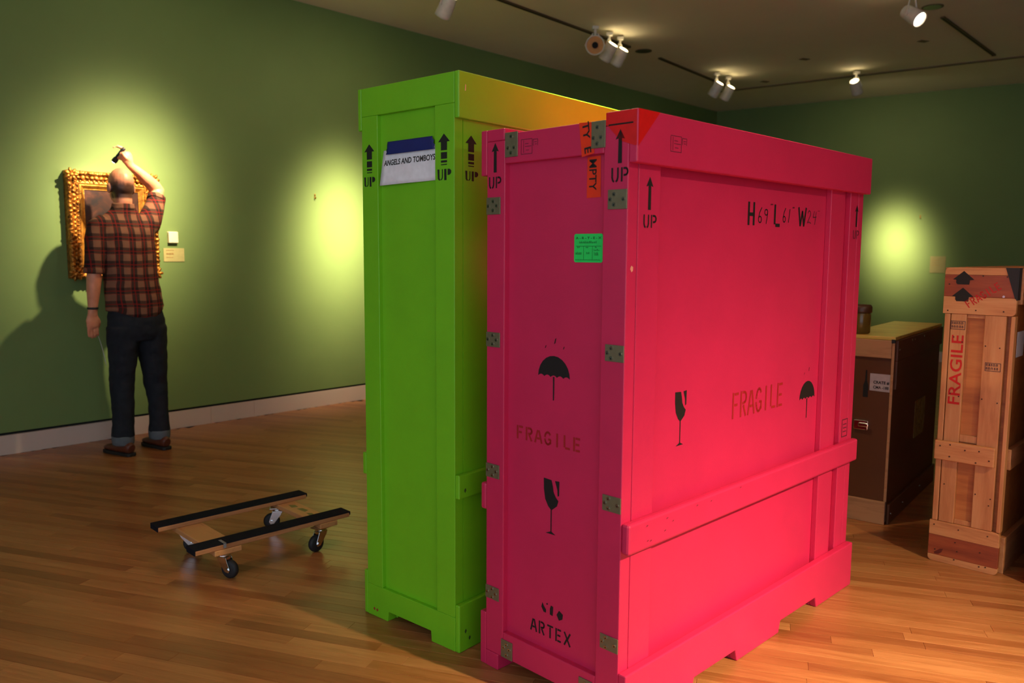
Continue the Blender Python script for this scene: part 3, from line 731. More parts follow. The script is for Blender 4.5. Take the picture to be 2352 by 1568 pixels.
M_PINEY = wood('pine_wood_side', (150, 90, 50), (172, 114, 70), (184, 128, 84), 'y', .5)
for z0, z1 in ((0, .16), (.46, .55), (1.17, PNH)):
    box('side_batten', M_PINEY, wc, PNW - .0115, PNW + .012, .021, PND, z0, z1); box('side_batten', M_PINEY, wc, -.012, .0035, .021, PND, z0, z1)
box('lid', M_PINEY, wc, 0, PNW, .001, PND, PNH - .0195, PNH, .003)
WF = lambda x, z, y=-.022: on_front(y, x, z)
def fat_arrow(w_, h): return [[(0, h), (-w_ / 2, h * .36), (-w_ * .34, h * .34), (-w_ * .34, .12 * h), (-w_ * .28, 0), (w_ * .28, 0), (w_ * .30, .32 * h), (w_ / 2, h * .36)]]
decal('up_arrow', M_INK, wc, WF(.075, 1.250), fat_arrow(.084, .058)); decal('up_arrow', M_INK, wc, WF(.075, 1.177), fat_arrow(.084, .059))
def rise(x0, z0): return lambda a, b, h=0: Vector((x0 - b, -.020 - h, z0 + a))
M_REDMARK = flat('red_paint_mark', (190, 16, 14), .6)
ST2 = dict(ST); 
words(M_REDMARK, wc, rise(.090, .724), 'FRAGILE', .305, .048, .012)
def diag(x0, z0, ang): c, s = math.cos(ang), math.sin(ang); return lambda a, b, h=0: Vector((x0 + a * c - b * s, -.022 - h, z0 + a * s + b * c))
stencil('fragile_lettering', M_REDMARK, wc, diag(.103, 1.150, R(36)), 'FRAGILE', .150, .032, .0045)
cm = box('corner_patch', M_RUBBER, wc, PNW - .002, PNW + .004, -.026, .1, 1.19, PNH + .002, .001); cm['label'] = 'black corner patch'
bm = bmesh.new(); addprism(bm, [(.233, PNH + .002), (PNW + .004, PNH + .002), (PNW + .004, 1.195), (PNW - .006, 1.195)], lambda a, b, h: Vector((a, h, b)), -.0255, -.0222); finish(bm, 'corner_patch', M_RUBBER, wc)['label'] = 'black corner patch'
def bit_stamp(fn, w_, h_):
    random.seed(11); s = [[(0, 0), (w_, 0)], [(0, h_), (w_, h_)], [(0, 0), (0, h_)], [(w_, 0), (w_, h_)]]
    for r_ in range(2):
        x = .004
        while x < w_ - .006:
            l = random.uniform(.004, .009); y = h_ * (.16 + .45 * r_)
            s += [[(x, y), (x, y + h_ * .26)], [(x, y + h_ * .26), (x + l * .7, y + h_ * .24)], [(x + l * .6, y), (x + l * .6, y + h_ * .25)]]; x += l + .003
    decal('shipping_stamp', M_INKB, wc, fn, (), s, .0022)
M_INKB = flat('blue_black_stamp_ink', (66, 44, 52), .7)
bit_stamp(on_front(-.020, .036, 1.055), .056, .035); bit_stamp(on_front(-.020, .180, .885), .058, .034)
M_NAIL = flat('nail_head', (70, 46, 34), .5, .4)
for x, z in ((.02, 1.135), (.13, 1.14), (.235, 1.14), (.02, 1.25), (.15, 1.288), (.24, 1.286), (.02, .168), (.12, .165), (.235, .165), (.11, .105), (.21, .085), (.12, .066), (.03, .055), (.11, .026), (.21, .022), (.235, .026)):
    cyl('nail', M_NAIL, wc, (x, -.0222, z), (x, -.0235, z), .0032, None, 8)
for x, z in ((.03, .535), (.07, .545), (.13, .53), (.185, .535), (.07, .492), (.225, .50), (.175, .483)): cyl('nail', M_NAIL, wc, (x, -.0425, z), (x, -.0435, z), .0035, None, 8)
for x, z in ((.176, .99), (.23, .985), (.05, 1.02), (.085, 1.0), (.176, .76), (.235, .75), (.05, .77), (.085, .76), (.176, .34), (.235, .33), (.05, .36), (.23, .30)): cyl('nail', M_NAIL, wc, (x, -.0202, z), (x, -.0215, z), .003, None, 8)
cyl('screw', M_SCREW, wc, (.232, -.0222, 1.203), (.232, -.025, 1.203), .005, None, 10)
decal('wood_knot', flat('dark_knot', (92, 30, 18), .5), wc, WF(.045, .042), [[(-.016, -.008), (0, -.006), (.012, .004), (.018, .022), (.006, .020), (-.006, .010), (-.018, .0)]])

# ---- brown crate behind
BW, BL, BH = .262, 1.09, .967
bc = empty('brown_crate', (1.917, 4.021, 0), R(-38.5)); tag(bc, 'low dark brown crate with pale bands between pink and pine crates', 'crate')
box('body', M_BROWN, bc, -BW, 0, .001, BL, .012, BH - .018, .003)
box('lid', M_BROWNTOP, bc, -BW - .004, .004, -.010, BL + .004, BH - .017, BH, .003); 
box('top_band', M_BROWNB, bc, -BW, -.012, -.012, .0005, .858, BH - .0175); box('bottom_band', M_BROWNB, bc, -BW, -.002, -.012, .0005, 0.0, .120)
box('edge_strip', M_BROWNB, bc, -.0115, .002, -.008, .0005, .121, BH - .0175, .002)
for z0, z1 in ((.845, BH - .0175), (0, .105)): box('side_batten', M_BROWN, bc, .0005, .014, .01, BL - .01, z0, z1)
box('side_batten', M_BROWN, bc, .0005, .014, .01, .16, .70, .845)
decal('label_sticker', flat('dull_white_label', (176, 160, 166), .7), bc, on_front(0.0005, -.109, .687), [[(0, 0), (.098, -.002), (.098, .088), (0, .088)]])['label'] = 'white paper label with two lines of black print'
text('label_lettering', M_INK, bc, on_front(-.0004, -.092, .722), 'CRATE #', .076, .017, 0, .03); text('label_lettering', M_INK, bc, on_front(-.0004, -.092, .698), 'CMA -188', .074, .015, 0, .02)
decal('bottle_mark', M_INK, bc, on_front(0, -.127, .650), [[(-.013, 0), (.012, 0), (.012, .06), (.004, .085), (.003, .14), (-.004, .14), (-.005, .085), (-.013, .06)]])
lt = box('latch', M_CHROME, bc, -.175, -.105, -.014, 0, .480, .528, .003); lt['label'] = 'chrome latch'
box('latch_handle', M_CHROME, lt, -.150, -.100, -.026, -.012, .498, .516, .004); cyl('rivet', M_SCREW, lt, (-.112, -.016, .486), (-.112, -.012, .486), .006, None, 10); cyl('rivet', M_SCREW, lt, (-.112, -.016, .522), (-.112, -.012, .522), .006, None, 10)
M_SLEEVE = paint('plastic_sleeve', (140, 118, 70), .12, .3, 30, .5, 40)
bm = bmesh.new(); addbox(bm, .0008, .0025, .52, .76, .36, .57); finish(bm, 'document_sleeve', M_SLEEVE, bc)['label'] = 'shiny crumpled plastic document sleeve'
for y, z in ((.05, .90), (.05, .05), (.30, .93), (.36, .93), (.58, .93), (.30, .05), (.7, .05)): cyl('screw', M_SCREW, bc, (.014, y, z), (.016, y, z), .006, None, 10)
box('corner_guard', M_RUBBER, bc, -.014, .0035, -.0125, -.002, BH - .03, BH - .012, .001)
# jar on the brown crate
jr = empty('jar', bc.matrix_basis @ Vector((-.200, .10, BH)), 0); tag(jr, 'small brown jar with dark lid standing on the brown crate', 'jar')
M_JAR = N('brown_jar_plastic'); M_JAR.b.inputs['Transmission Weight'].default_value = .35; M_JAR = M_JAR.set(lin((120, 96, 44)), .18)
lathe('jar_body', M_JAR, jr, [(.046, 0), (.052, .006), (.053, .100), (.047, .112), (.047, .118)]); lathe('jar_lid', flat('dark_lid', (70, 42, 24), .4), jr, [(.055, .108), (.057, .114), (.057, .140), (.050, .150), (.02, .152)])

# ---- taller brown crate far right, mostly hidden
tc = empty('brown_crate', (3.10, 4.98, 0), R(-38.5)); tag(tc, 'tall brown crate at right edge, mostly hidden behind the pine crate', 'crate')
box('body', M_BROWN, tc, 0, .5, 0, .9, .03, 1.262, .004); box('lid', M_BROWNB, tc, -.012, .512, -.012, .912, 1.2625, 1.293, .004)
for z0, z1 in ((.0, .12), (.60, .70), (1.16, 1.262)): box('front_batten', M_BROWN, tc, 0, .5, -.018, -.0005, z0, z1); box('side_batten', M_BROWN, tc, -.018, -.0005, 0, .9, z0, z1)

shade_crate = copy_tree(tc); shade_crate.location = wc.matrix_basis @ Vector((.40, -.02, 0)); shade_crate.rotation_euler = (0, 0, R(-44.5))  # unseen copy, added out of view to keep light off the pine crate's side
tag(shade_crate, 'unseen tall brown crate added beyond the right edge to shade the pine crate', 'crate')
# paper label on the pine crate's shaded side
bm = bmesh.new(); addbox(bm, PNW - .0118, PNW - .0108, .085, .20, .94, 1.05); finish(bm, 'paper_label', M_PAPER, wc)['label'] = 'white paper label on the shaded side'
# ------------------------------------------------------------------ dolly
DL, DW, DRW, DZ = .7343, .4745, .0809, .160
dl = empty('furniture_dolly', (-1.2862, 3.1843, 0), .7726); tag(dl, 'low wooden furniture dolly with black padded rails and four casters', 'dolly')
for v0 in (0, DW - DRW):
    rl = box('rail', M_DOLLYW, dl, 0, DL, v0, v0 + DRW, .1345, .1545, .003)
    # carpet pad wraps over the top and the ends
    bm = bmesh.new(); addprism(bm, [(-.005, .1345), (-.0005, .1345), (-.0005, .1552), (DL + .0005, .1552), (DL + .0005, .1430), (DL + .005, .1430), (DL + .005, .1602), (-.005, .1602)], lambda a, b, h: Vector((a, h, b)), v0 - .0005, v0 + DRW + .0005)
    pd = finish(bm, 'pad', M_PAD, rl, .002); pd['label'] = 'black carpet padding'
bm = bmesh.new(); addbox(bm, .118, .130, -.0035, DRW * .6, .1603, .1612); addbox(bm, .118, .130, -.0035, -.0012, .1400, .1612); finish(bm, 'tape_patch', flat('grey_tape', (120, 122, 128), .6), dl)
M_DOLLYX = wood('dolly_cross_wood', (164, 112, 66), (196, 140, 88), None, 'y', .5)
for u0, u1 in ((.080, .198), (.578, .668)):
    box('cross_board', M_DOLLYX, dl, u0, u1, -.002, DW + .002, .1105, .1340, .003)
M_GREENP = flat('faded_green_paint', (118, 120, 62), .8)
for p_ in ([(.02, .02), (.045, .03), (.05, .07), (.03, .09)], [(.035, .11), (.06, .12), (.055, .17), (.03, .18)], [(.02, .21), (.05, .20), (.055, .24), (.03, .26)]):
    decal('paint_trace', M_GREENP, dl, lambda a, b, h=0: Vector((.585 + a, .10 + b, .1342)), [p_])
def caster(u, v, rz):
    c = empty('caster', (u, v, 0), rz); c.parent = dl; r, off = .040, -.030
    bm = bmesh.new(); addbox(bm, -.038, .038, -.030, .030, .1055, .1102); finish(bm, 'mounting_plate', M_CHROME, c, .001)
    lathe('swivel', M_CHROME, c, [(.020, .092), (.027, .095), (.027, .101), (.022, .1053)], 20)
    # fork: two cheeks trailing backwards and a bridge
    bm = bmesh.new()
    for sg in (-1, 1):
        addprism(bm, [(-.024, .0915), (.024, .0915), (.016, .074), (off + .012, r - .010), (off - .006, r - .013), (off - .013, r)], lambda a, b, h: Vector((a, h, b)), sg * .0165, sg * .0190)
    addbox(bm, -.024, .024, -.0190, .0190, .0890, .0920); finish(bm, 'fork', M_CHROME, c, .001)
    W_ = Matrix.Translation((off, 0, r)) @ Matrix.Rotation(R(90), 4, 'X')
    wh = lathe('wheel', M_RUBBER, c, [(.012, -.0140), (r - .009, -.0135), (r - .002, -.009), (r, 0), (r - .002, .009), (r - .009, .0135), (.012, .0140)], 32, W_)
    cyl('axle', M_CHROME, c, (off, -.022, r), (off, .022, r), .006, None, 12)
    for sg in (-1, 1): cyl('axle_nut', M_CHROME, c, (off, sg * .0192, r), (off, sg * .024, r), .009, None, 6)
    return c
for u, v, rz in ((.135, .036, R(115)), (.600, .034, R(10)), (.135, DW - .036, R(150)), (.600, DW - .034, R(-30))): caster(u, v, rz)

# ------------------------------------------------------------------ things on the walls
def gold_mat(name, c1, c2, rough):
    m = N(name); v = m.coord(); f = m.noise(v, 38, 5, .65, .4)
    m.bump(m.noise(v, 90, 4), .35, .006)
    return m.set(m.ramp(f, [(.34, lin(c1)), (.6, lin(c2))]), rough, .75)
M_GOLD = gold_mat('gilt_carved', (70, 36, 12), (206, 136, 54), .42); M_GOLD2 = gold_mat('gilt_liner', (176, 108, 36), (224, 158, 66), .36); M_GOLDD = gold_mat('gilt_dark', (86, 44, 14), (176, 108, 40), .45)
PS, PZ, PWW, PHH = 2.325, 1.180, .620, .745
pf = empty('framed_painting', wl(PS, 0, PZ), YW); tag(pf, 'dark painting in a heavy carved gilt frame', 'painting')
# local: x along the wall, y into the wall (so the room is at -y)
def moulding(name, mat, prof, x0, x1, z0, z1):
    """mitred frame made of four sides; prof = list of (inset, out)"""
    side_pts = lambda i: ((x0 + i, z0 + i), (x1 - i, z0 + i), (x1 - i, z1 - i), (x0 + i, z1 - i))
    for k in range(4):
        bm = bmesh.new(); A, B = [], []
        for ins, out in prof:
            c = side_pts(ins); a, b = c[k], c[(k + 1) % 4]
            A.append(bm.verts.new((a[0], -out, a[1]))); B.append(bm.verts.new((b[0], -out, b[1])))
        n = len(prof)
        for i in range(n): bm.faces.new([A[i], A[(i + 1) % n], B[(i + 1) % n], B[i]])
        bm.faces.new(A); bm.faces.new(list(reversed(B)))
        finish(bm, name, mat, pf)
hw = PWW / 2
moulding('frame_side', M_GOLD, [(0, .002), (0, .060), (.008, .070), (.018, .074), (.030, .066), (.050, .052), (.068, .046), (.080, .052), (.086, .050), (.088, .002)], -hw, hw, 0, PHH)
moulding('liner_side', M_GOLD2, [(.0885, .004), (.0885, .046), (.098, .046), (.120, .028), (.124, .028), (.124, .004)], -hw, hw, 0, PHH)
# carved leaf work riding on the sides: rows of overlapping lobes, one mesh per side
def lobe(bm, c, rx, ry, rz_, ang):
    M = Matrix.Translation(c) @ Matrix.Rotation(ang, 4, 'Y') @ Matrix.Diagonal((rx, ry, rz_, 1))
    bmesh.ops.create_icosphere(bm, subdivisions=2, radius=1, matrix=M)
random.seed(5)
for k in range(4):
    bm = bmesh.new(); L_ = PWW if k % 2 == 0 else PHH; n = int(L_ / .030)
    for i in range(n + 1):
        for row, (ins, out, sz) in enumerate(((.016, .070, .017), (.045, .056, .018), (.070, .050, .011))):
            q = (i + .5 * (row % 2)) / n * L_
            if q > L_ - .01: continue
            q = max(q, .01)
            P = {0: (-hw + q, ins), 1: (hw - ins, q), 2: (-hw + q, PHH - ins), 3: (-hw + ins, q)}[k]
            s = sz * random.uniform(.75, 1.2)
            lobe(bm, (P[0], -out - .002 * random.random(), P[1]), s, s * .55, s * random.uniform(.5, .8), random.uniform(0, 3.1))
    for c in ((-hw + .03, .03), (hw - .03, .03), (hw - .03, PHH - .03), (-hw + .03, PHH - .03))[k:k + 1]:
        for a in range(7): lobe(bm, (c[0] + .026 * math.cos(a * .9), -.074, c[1] + .026 * math.sin(a * .9)), .024, .012, .012, -a * .9)
        lobe(bm, (c[0], -.078, c[1]), .018, .014, .018, 0)
    finish(bm, 'carving', M_GOLD, pf, 0, True)
m = N('varnished_canvas'); v = m.coord((1, 1, 1)); f = m.noise(v, 5.5, 5, .6, 1.2); g = m.noise(v, 14, 3, .5, .5)
col = m.ramp(f, [(.36, lin((18, 16, 20))), (.54, lin((50, 26, 20))), (.66, lin((74, 40, 28))), (.78, lin((120, 104, 100)))])
m.bump(g, .05, .003); m.b.inputs['Coat Weight'].default_value = .7; m.b.inputs['Coat Roughness'].default_value = .14
M_CANVAS = m.set(col, .35)
box('canvas', M_CANVAS, pf, -hw + .1245, hw - .1245, -.022, -.004, .1245, PHH - .1245, 0)
# sensor box and label card
o = empty('wall_sensor', wl(2.764, 0, 1.437), YW); tag(o, 'small white square box on the green wall right of the painting', 'wall box')
box('case', flat('ivory_plastic', (240, 230, 200), .4), o, -.037, .037, -.024, 0, 0, .084, .004); box('case_rim', flat('ivory_plastic_rim', (230, 216, 180), .5), o, -.0385, .0385, -.006, 0, -.0015, .0855, .002)
def wall_card(root, w_, h_, mat, rows):
    box('card', mat, root, -w_ / 2, w_ / 2, -.004, 0, 0, h_, .001)
    random.seed(int(w_ * 1000))
    s = []
    for z, x1 in rows:
        x = -w_ / 2 + .02
        while x < -w_ / 2 + .02 + x1 * (w_ - .04):
            l = random.uniform(.008, .02); s.append([(x, z), (x + l, z)]); x += l + .004
    decal('card_print', flat('card_ink', (150, 120, 72), .8), root, on_front(-.004, 0, 0), (), s, .005)
o = empty('wall_label', wl(2.772, 0, 1.295), YW); tag(o, 'pale olive wall label card below the white box', 'label'); wall_card(o, .160, .102, flat('label_card', (176, 168, 112), .7), ((.086, .5), (.062, .45), (.056, .4), (.032, .35)))
o = empty('wall_label', wr(-1.214, 0, 1.155), YR); tag(o, 'pale olive wall label card on the end wall above brown crate', 'label'); wall_card(o, .180, .215, flat('label_card_far', (140, 136, 88), .7), ((.16, .5), (.13, .6), (.10, .6)))
M_BRASS = flat('brass_hook', (176, 140, 70), .35, .8)
def hook(P, yaw, label):
    o = empty('picture_hook', P, yaw); tag(o, label, 'hook', 'empty picture hooks')
    box('hook_plate', M_BRASS, o, -.007, .007, -.003, 0, -.02, .022, .001)
    bm = bmesh.new()
    pts = [(0, -.003, -.012), (0, -.010, -.020), (0, -.018, -.016), (0, -.020, -.006)]
    for a, b in zip(pts, pts[1:]): addcyl(bm, a, b, .0035, None, 8)
    finish(bm, 'hook_arm', M_BRASS, o); cyl('nail', M_BRASS, o, (0, -.012, .016), (0, -.001, .010), .003, None, 8)
hook(wl(4.038, 0, 1.857), YW, 'empty brass picture hook on the long green wall'); hook(wr(-1.45, 0, 1.879), YR, 'empty brass picture hook on the end wall')

# ------------------------------------------------------------------ person facing the painting
man = empty('person', (-2.50, 5.41, 0), R(50)); tag(man, 'bald person in plaid shirt and dark jeans facing the painting, right arm raised', 'person')
def addtube(bm, pts, n=20):
    """pts: (x, y, z, rx, ry) centre line with elliptical sections; closed at both ends"""
    P = [Vector(p[:3]) for p in pts]; rings = []
    for i, p in enumerate(pts):
        t_ = (P[min(i + 1, len(P) - 1)] - P[max(i - 1, 0)]).normalized()
        sx = Vector((1, 0, 0)) - t_ * t_.x
        if sx.length < .3: sx = Vector((0, 0, 1)) - t_ * t_.z
        sx.normalize(); sy = t_.cross(sx)
        rx = p[3]; ry = p[4] if len(p) > 4 else rx
        rings.append([bm.verts.new(P[i] + sx * rx * math.cos(2 * math.pi * k / n) + sy * ry * math.sin(2 * math.pi * k / n)) for k in range(n)])
    for A, B in zip(rings, rings[1:]):
        for k in range(n): bm.faces.new([A[k], A[(k + 1) % n], B[(k + 1) % n], B[k]])
    bm.faces.new(list(reversed(rings[0]))); bm.faces.new(rings[-1])
def addball(bm, c, r, rot_=None):
    M = Matrix.Translation(c) @ (rot_ or Matrix.Identity(4)) @ Matrix.Diagonal((*r, 1))
    bmesh.ops.create_uvsphere(bm, u_segments=24, v_segments=16, radius=1, matrix=M)
def skinned(name, bm, mat, parent, voxel, smooth_it=4, disp=0, dscale=.1):
    o = finish(bm, name, mat, parent)
    r = o.modifiers.new('fuse', 'REMESH'); r.mode = 'VOXEL'; r.voxel_size = voxel; r.use_smooth_shade = True
    s = o.modifiers.new('soften', 'SMOOTH'); s.factor = .5; s.iterations = smooth_it
    if disp:
        tx = bpy.data.textures.new(name + '_folds', 'CLOUDS'); tx.noise_scale = dscale; tx.noise_depth = 1
        d = o.modifiers.new('folds', 'DISPLACE'); d.texture = tx; d.strength = disp; d.mid_level = .5; d.texture_coords = 'LOCAL'
    return o
m = N('skin'); v = m.coord(); f = m.noise(v, 18, 3)
m.b.inputs['Subsurface Weight'].default_value = .08; m.b.inputs['Subsurface Radius'].default_value = (.012, .005, .003)
skin_c = m.ramp(f, [(.3, lin((200, 128, 98))), (.7, lin((222, 152, 118)))])
# cropped dark hair growing round the back and sides of the bald crown
sx = m.n('ShaderNodeSeparateXYZ'); m.l(v, sx.inputs[0])
def smooth(sock, a0, a1):
    g = m.n('ShaderNodeMapRange', interpolation_type='SMOOTHSTEP'); g.inputs[1].default_value = a0; g.inputs[2].default_value = a1; m.l(sock, g.inputs[0]); return g.outputs[0]
jit = m.math('MULTIPLY_ADD', m.noise(v, 60, 3), .03, sx.outputs['Z'])
up = smooth(jit, 1.868, 1.812); lo = smooth(sx.outputs['Z'], 1.712, 1.730); bk = smooth(sx.outputs['Y'], .185, .150)
ex_ = m.math('SUBTRACT', 1.0, smooth(m.math('ABSOLUTE', m.math('ADD', sx.outputs['X'], .022)), .0765, .081))
hair_f = m.math('MULTIPLY', m.math('MULTIPLY', m.math('MULTIPLY', up, lo), m.math('MULTIPLY', bk, ex_)), .93)
M_SKIN = m.set(m.mix(hair_f, skin_c, lin((40, 25, 20))), .45)
# body: head, neck, trunk, arms with hands, legs in one surface
bm = bmesh.new()
HX, HY = -.022, .135
addball(bm, (HX, HY, 1.826), (.076, .098, .099)); addball(bm, (HX, HY - .012, 1.800), (.073, .082, .080)); addball(bm, (HX, HY + .035, 1.748), (.056, .064, .062)); addball(bm, (HX, HY + .088, 1.712), (.022, .016, .018))
addtube(bm, [(HX, HY + .085, 1.820, .010, .010), (HX, HY + .104, 1.785, .013, .012), (HX, HY + .096, 1.772, .017, .010)], 10)       # nose
addball(bm, (HX, HY + .088, 1.744), (.024, .012, .006)); addball(bm, (HX, HY + .090, 1.733), (.020, .011, .006))                      # lips
for sg in (-1, 1):
    addball(bm, (HX + sg * .030, HY + .086, 1.812), (.014, .010, .009))                                                              # eyes
    addball(bm, (HX + sg * .032, HY + .086, 1.832), (.022, .010, .007))                                                              # brows
    addball(bm, (HX + sg * .081, HY - .002, 1.790), (.010, .022, .032), Matrix.Rotation(R(-sg * 16), 4, 'Z')); addball(bm, (HX + sg * .078, HY + .006, 1.764), (.008, .012, .012))   # ears
addtube(bm, [(HX, .118, 1.775, .056, .058), (HX, .112, 1.70, .054, .055), (HX, .112, 1.65, .054, .050), (HX, .112, 1.60, .070, .050)])
addtube(bm, [(HX, .115, 1.60, .06, .05), (HX, .11, 1.54, .150, .080), (-.015, .105, 1.42, .150, .10), (0, .10, 1.25, .135, .095), (.01, .10, 1.08, .135, .10), (.02, .095, .93, .155, .11), (.02, .09, .84, .15, .10)])
addtube(bm, [(-.065, .09, .86, .075), (-.085, .09, .57, .062), (-.098, .09, .46, .052), (-.105, .075, .30, .050), (-.112, .06, .10, .036), (-.114, .065, .05, .036)])
addtube(bm, [(.105, .09, .86, .075), (.128, .09, .57, .062), (.14, .09, .46, .052), (.145, .075, .30, .046), (.14, .06, .10, .036), (.14, .065, .05, .036)])
# left arm hanging, hand holding the sheet
addtube(bm, [(-.150, .11, 1.55, .05), (-.215, .10, 1.44, .048), (-.238, .085, 1.27, .043), (-.246, .088, 1.20, .046), (-.252, .094, 1.11, .041), (-.257, .104, .995, .029, .026), (-.258, .108, .955, .031, .022)])
addtube(bm, [(-.258, .108, .965, .030, .020), (-.258, .114, .925, .041, .020), (-.256, .120, .885, .040, .018), (-.254, .123, .872, .034, .015)])
for k, (dx, l) in enumerate(((-.030, .064), (-.010, .074), (.011, .070), (.030, .058))):
    x = -.255 + dx * .95; addtube(bm, [(x, .122, .885, .0095), (x + .002, .126, .872 - l * .3, .0092), (x + .006, .134, .872 - l * .72, .0085), (x + .012, .146, .872 - l, .0072)], 10)
addtube(bm, [(-.228, .112, .930, .014), (-.212, .126, .905, .0125), (-.208, .142, .880, .0105), (-.214, .154, .862, .0085)], 10)
# right arm raised, hand round the torch
addtube(bm, [(.120, .12, 1.55, .055), (.205, .175, 1.66, .050), (.268, .235, 1.765, .044), (.284, .252, 1.797, .045), (.262, .250, 1.822, .046), (.205, .238, 1.866, .042), (.140, .228, 1.915, .034), (.092, .222, 1.950, .027, .024), (.076, .222, 1.966, .028, .021)])
addtube(bm, [(.082, .222, 1.960, .027, .022), (.070, .222, 1.985, .038, .026), (.062, .226, 2.016, .043, .026), (.058, .236, 2.040, .038, .022)])
FLA, FLB = Vector((.044, .226, 2.058)), Vector((.018, .312, 1.982))
ax = (FLB - FLA).normalized(); ex = Vector((0, 1, 0)) - ax * ax.y; ex.normalize(); ey = ax.cross(ex)
def wrap(tpos, r, a0, a1, rad, n=6):
    out = []
    for i in range(n + 1):
        a = R(a0 + (a1 - a0) * i / n); q = FLA + ax * tpos + (ex * math.cos(a) + ey * math.sin(a)) * r; out.append((q.x, q.y, q.z, rad * (1 - .25 * i / n)))
    return out
for tp_, rr in ((.030, .0095), (.048, .0098), (.066, .0092)): addtube(bm, [(.060, .236, 2.040 - tp_ * .8, .010)] + wrap(tp_, .0225, 200, 20, rr * 1.12), 10)
addtube(bm, [(.060, .236, 2.036, .0125), (.046, .250, 2.070, .0120), (.020, .258, 2.080, .0112), (-.008, .262, 2.070, .0098)], 10)                    # index finger stretched along the top
addtube(bm, [(.074, .208, 1.985, .015), (.052, .200, 1.998, .0138), (.038, .208, 2.016, .0122), (.034, .216, 2.034, .0102)], 10)                      # thumb on the near side
body = skinned('body', bm, M_SKIN, man, .0055, 3)
# plaid shirt with rolled sleeves
m = N('plaid_shirt'); tcn = m.n('ShaderNodeTexCoord'); sp = m.n('ShaderNodeSeparateXYZ')
wv = m.n('ShaderNodeVectorMath', operation='ADD'); nz = m.n('ShaderNodeTexNoise'); nz.inputs['Scale'].default_value = 7; m.l(tcn.outputs['Object'], nz.inputs['Vector'])
sc = m.n('ShaderNodeVectorMath', operation='SCALE'); sc.inputs['Scale'].default_value = .022; m.l(nz.outputs['Color'], sc.inputs[0])
m.l(tcn.outputs['Object'], wv.inputs[0]); m.l(sc.outputs[0], wv.inputs[1]); m.l(wv.outputs[0], sp.inputs[0])
def band(sock, per, lo, hi, ph=0):
    f = m.math('FRACT', m.math('MULTIPLY_ADD', sock, 1 / per, ph)); return m.math('MULTIPLY', m.math('GREATER_THAN', f, lo), m.math('LESS_THAN', f, hi))
PX, PZp = .082, .088
vx, vz = band(sp.outputs['X'], PX, .50, 1.0), band(sp.outputs['Z'], PZp, .52, 1.0)
rx_, rz_ = m.math('MAXIMUM', band(sp.outputs['X'], PX, .70, .78), band(sp.outputs['X'], PX, .46, .50)), m.math('MAXIMUM', band(sp.outputs['Z'], PZp, .70, .78), band(sp.outputs['Z'], PZp, .48, .52))
base = m.mix(m.math('MULTIPLY', vx, .80), lin((128, 88, 68)), lin((26, 18, 22)))
base = m.mix(m.math('MULTIPLY', vz, .72), base, lin((26, 17, 20)))
base = m.mix(m.math('MULTIPLY', rx_, .45), base, lin((150, 24, 18))); base = m.mix(m.math('MULTIPLY', rz_, .45), base, lin((150, 24, 18)))
m.bump(m.noise(m.coord(), 260, 2), .2, .002)
M_PLAID = m.set(base, .85, spec=.2)
bm = bmesh.new()
addtube(bm, [(.018, .098, .985, .190, .138), (.015, .10, 1.04, .187, .134), (.004, .10, 1.15, .178, .126), (-.006, .105, 1.28, .178, .124), (-.015, .11, 1.40, .186, .128), (-.022, .115, 1.49, .196, .122), (-.024, .12, 1.55, .182, .106), (-.024, .122, 1.60, .135, .086), (-.022, .120, 1.64, .086, .078), (-.022, .118, 1.672, .074, .074)], 32)
addtube(bm, [(.018, .06, 1.06, .170, .095), (.014, .045, .985, .165, .092), (.008, .035, .935, .125, .080), (.004, .032, .912, .080, .066)], 28)
addtube(bm, [(-.150, .115, 1.545, .075), (-.195, .110, 1.525, .072), (-.222, .100, 1.44, .066), (-.236, .088, 1.33, .060), (-.242, .086, 1.262, .058), (-.244, .087, 1.232, .060)], 24)
addtube(bm, [(.090, .118, 1.525, .085), (.150, .135, 1.560, .084), (.205, .175, 1.640, .072), (.248, .215, 1.715, .060), (.262, .228, 1.742, .058)], 24)
shirt = skinned('shirt', bm, M_PLAID, man, .0075, 3, .012, .09); shirt['label'] = 'brown, black and red plaid shirt with rolled sleeves'
bm = bmesh.new(); addtube(bm, [(-.2445, .087, 1.226, .0615), (-.243, .0865, 1.262, .0625)], 24); addtube(bm, [(-.2440, .087, 1.232, .0635), (-.2435, .0868, 1.250, .0635)], 24); skinned('sleeve_cuff', bm, M_PLAID, man, .006, 2)
bm = bmesh.new(); addtube(bm, [(.250, .217, 1.722, .062), (.266, .232, 1.752, .0615)], 24); skinned('sleeve_cuff', bm, M_PLAID, man, .006, 2)
bm = bmesh.new(); addtube(bm, [(-.022, .118, 1.648, .078, .077), (-.022, .116, 1.690, .069, .069)], 24); skinned('collar', bm, M_PLAID, man, .006, 2)
# jeans
M_JEANS = paint('dark_denim', (34, 37, 44), .85, .15, 20, .3, 400, .2)
bm = bmesh.new()
addtube(bm, [(.016, .10, 1.05, .160, .112), (.018, .098, .97, .176, .126), (.02, .092, .90, .188, .136), (.02, .088, .83, .188, .134), (.02, .088, .775, .165, .115)], 32)
addtube(bm, [(-.070, .09, .86, .104, .118), (-.078, .09, .74, .098, .108), (-.088, .09, .60, .082, .092), (-.095, .098, .48, .078, .084), (-.098, .086, .34, .070, .076), (-.108, .078, .20, .068, .074), (-.113, .075, .125, .072, .080)], 24)
addtube(bm, [(.110, .09, .86, .104, .118), (.116, .09, .74, .098, .108), (.128, .09, .58, .084, .092), (.138, .098, .46, .075, .082), (.145, .086, .32, .064, .074), (.141, .078, .20, .062, .072), (.139, .075, .125, .070, .080)], 24)
skinned('trousers', bm, M_JEANS, man, .008, 3, .012, .06)['label'] = 'dark blue jeans'
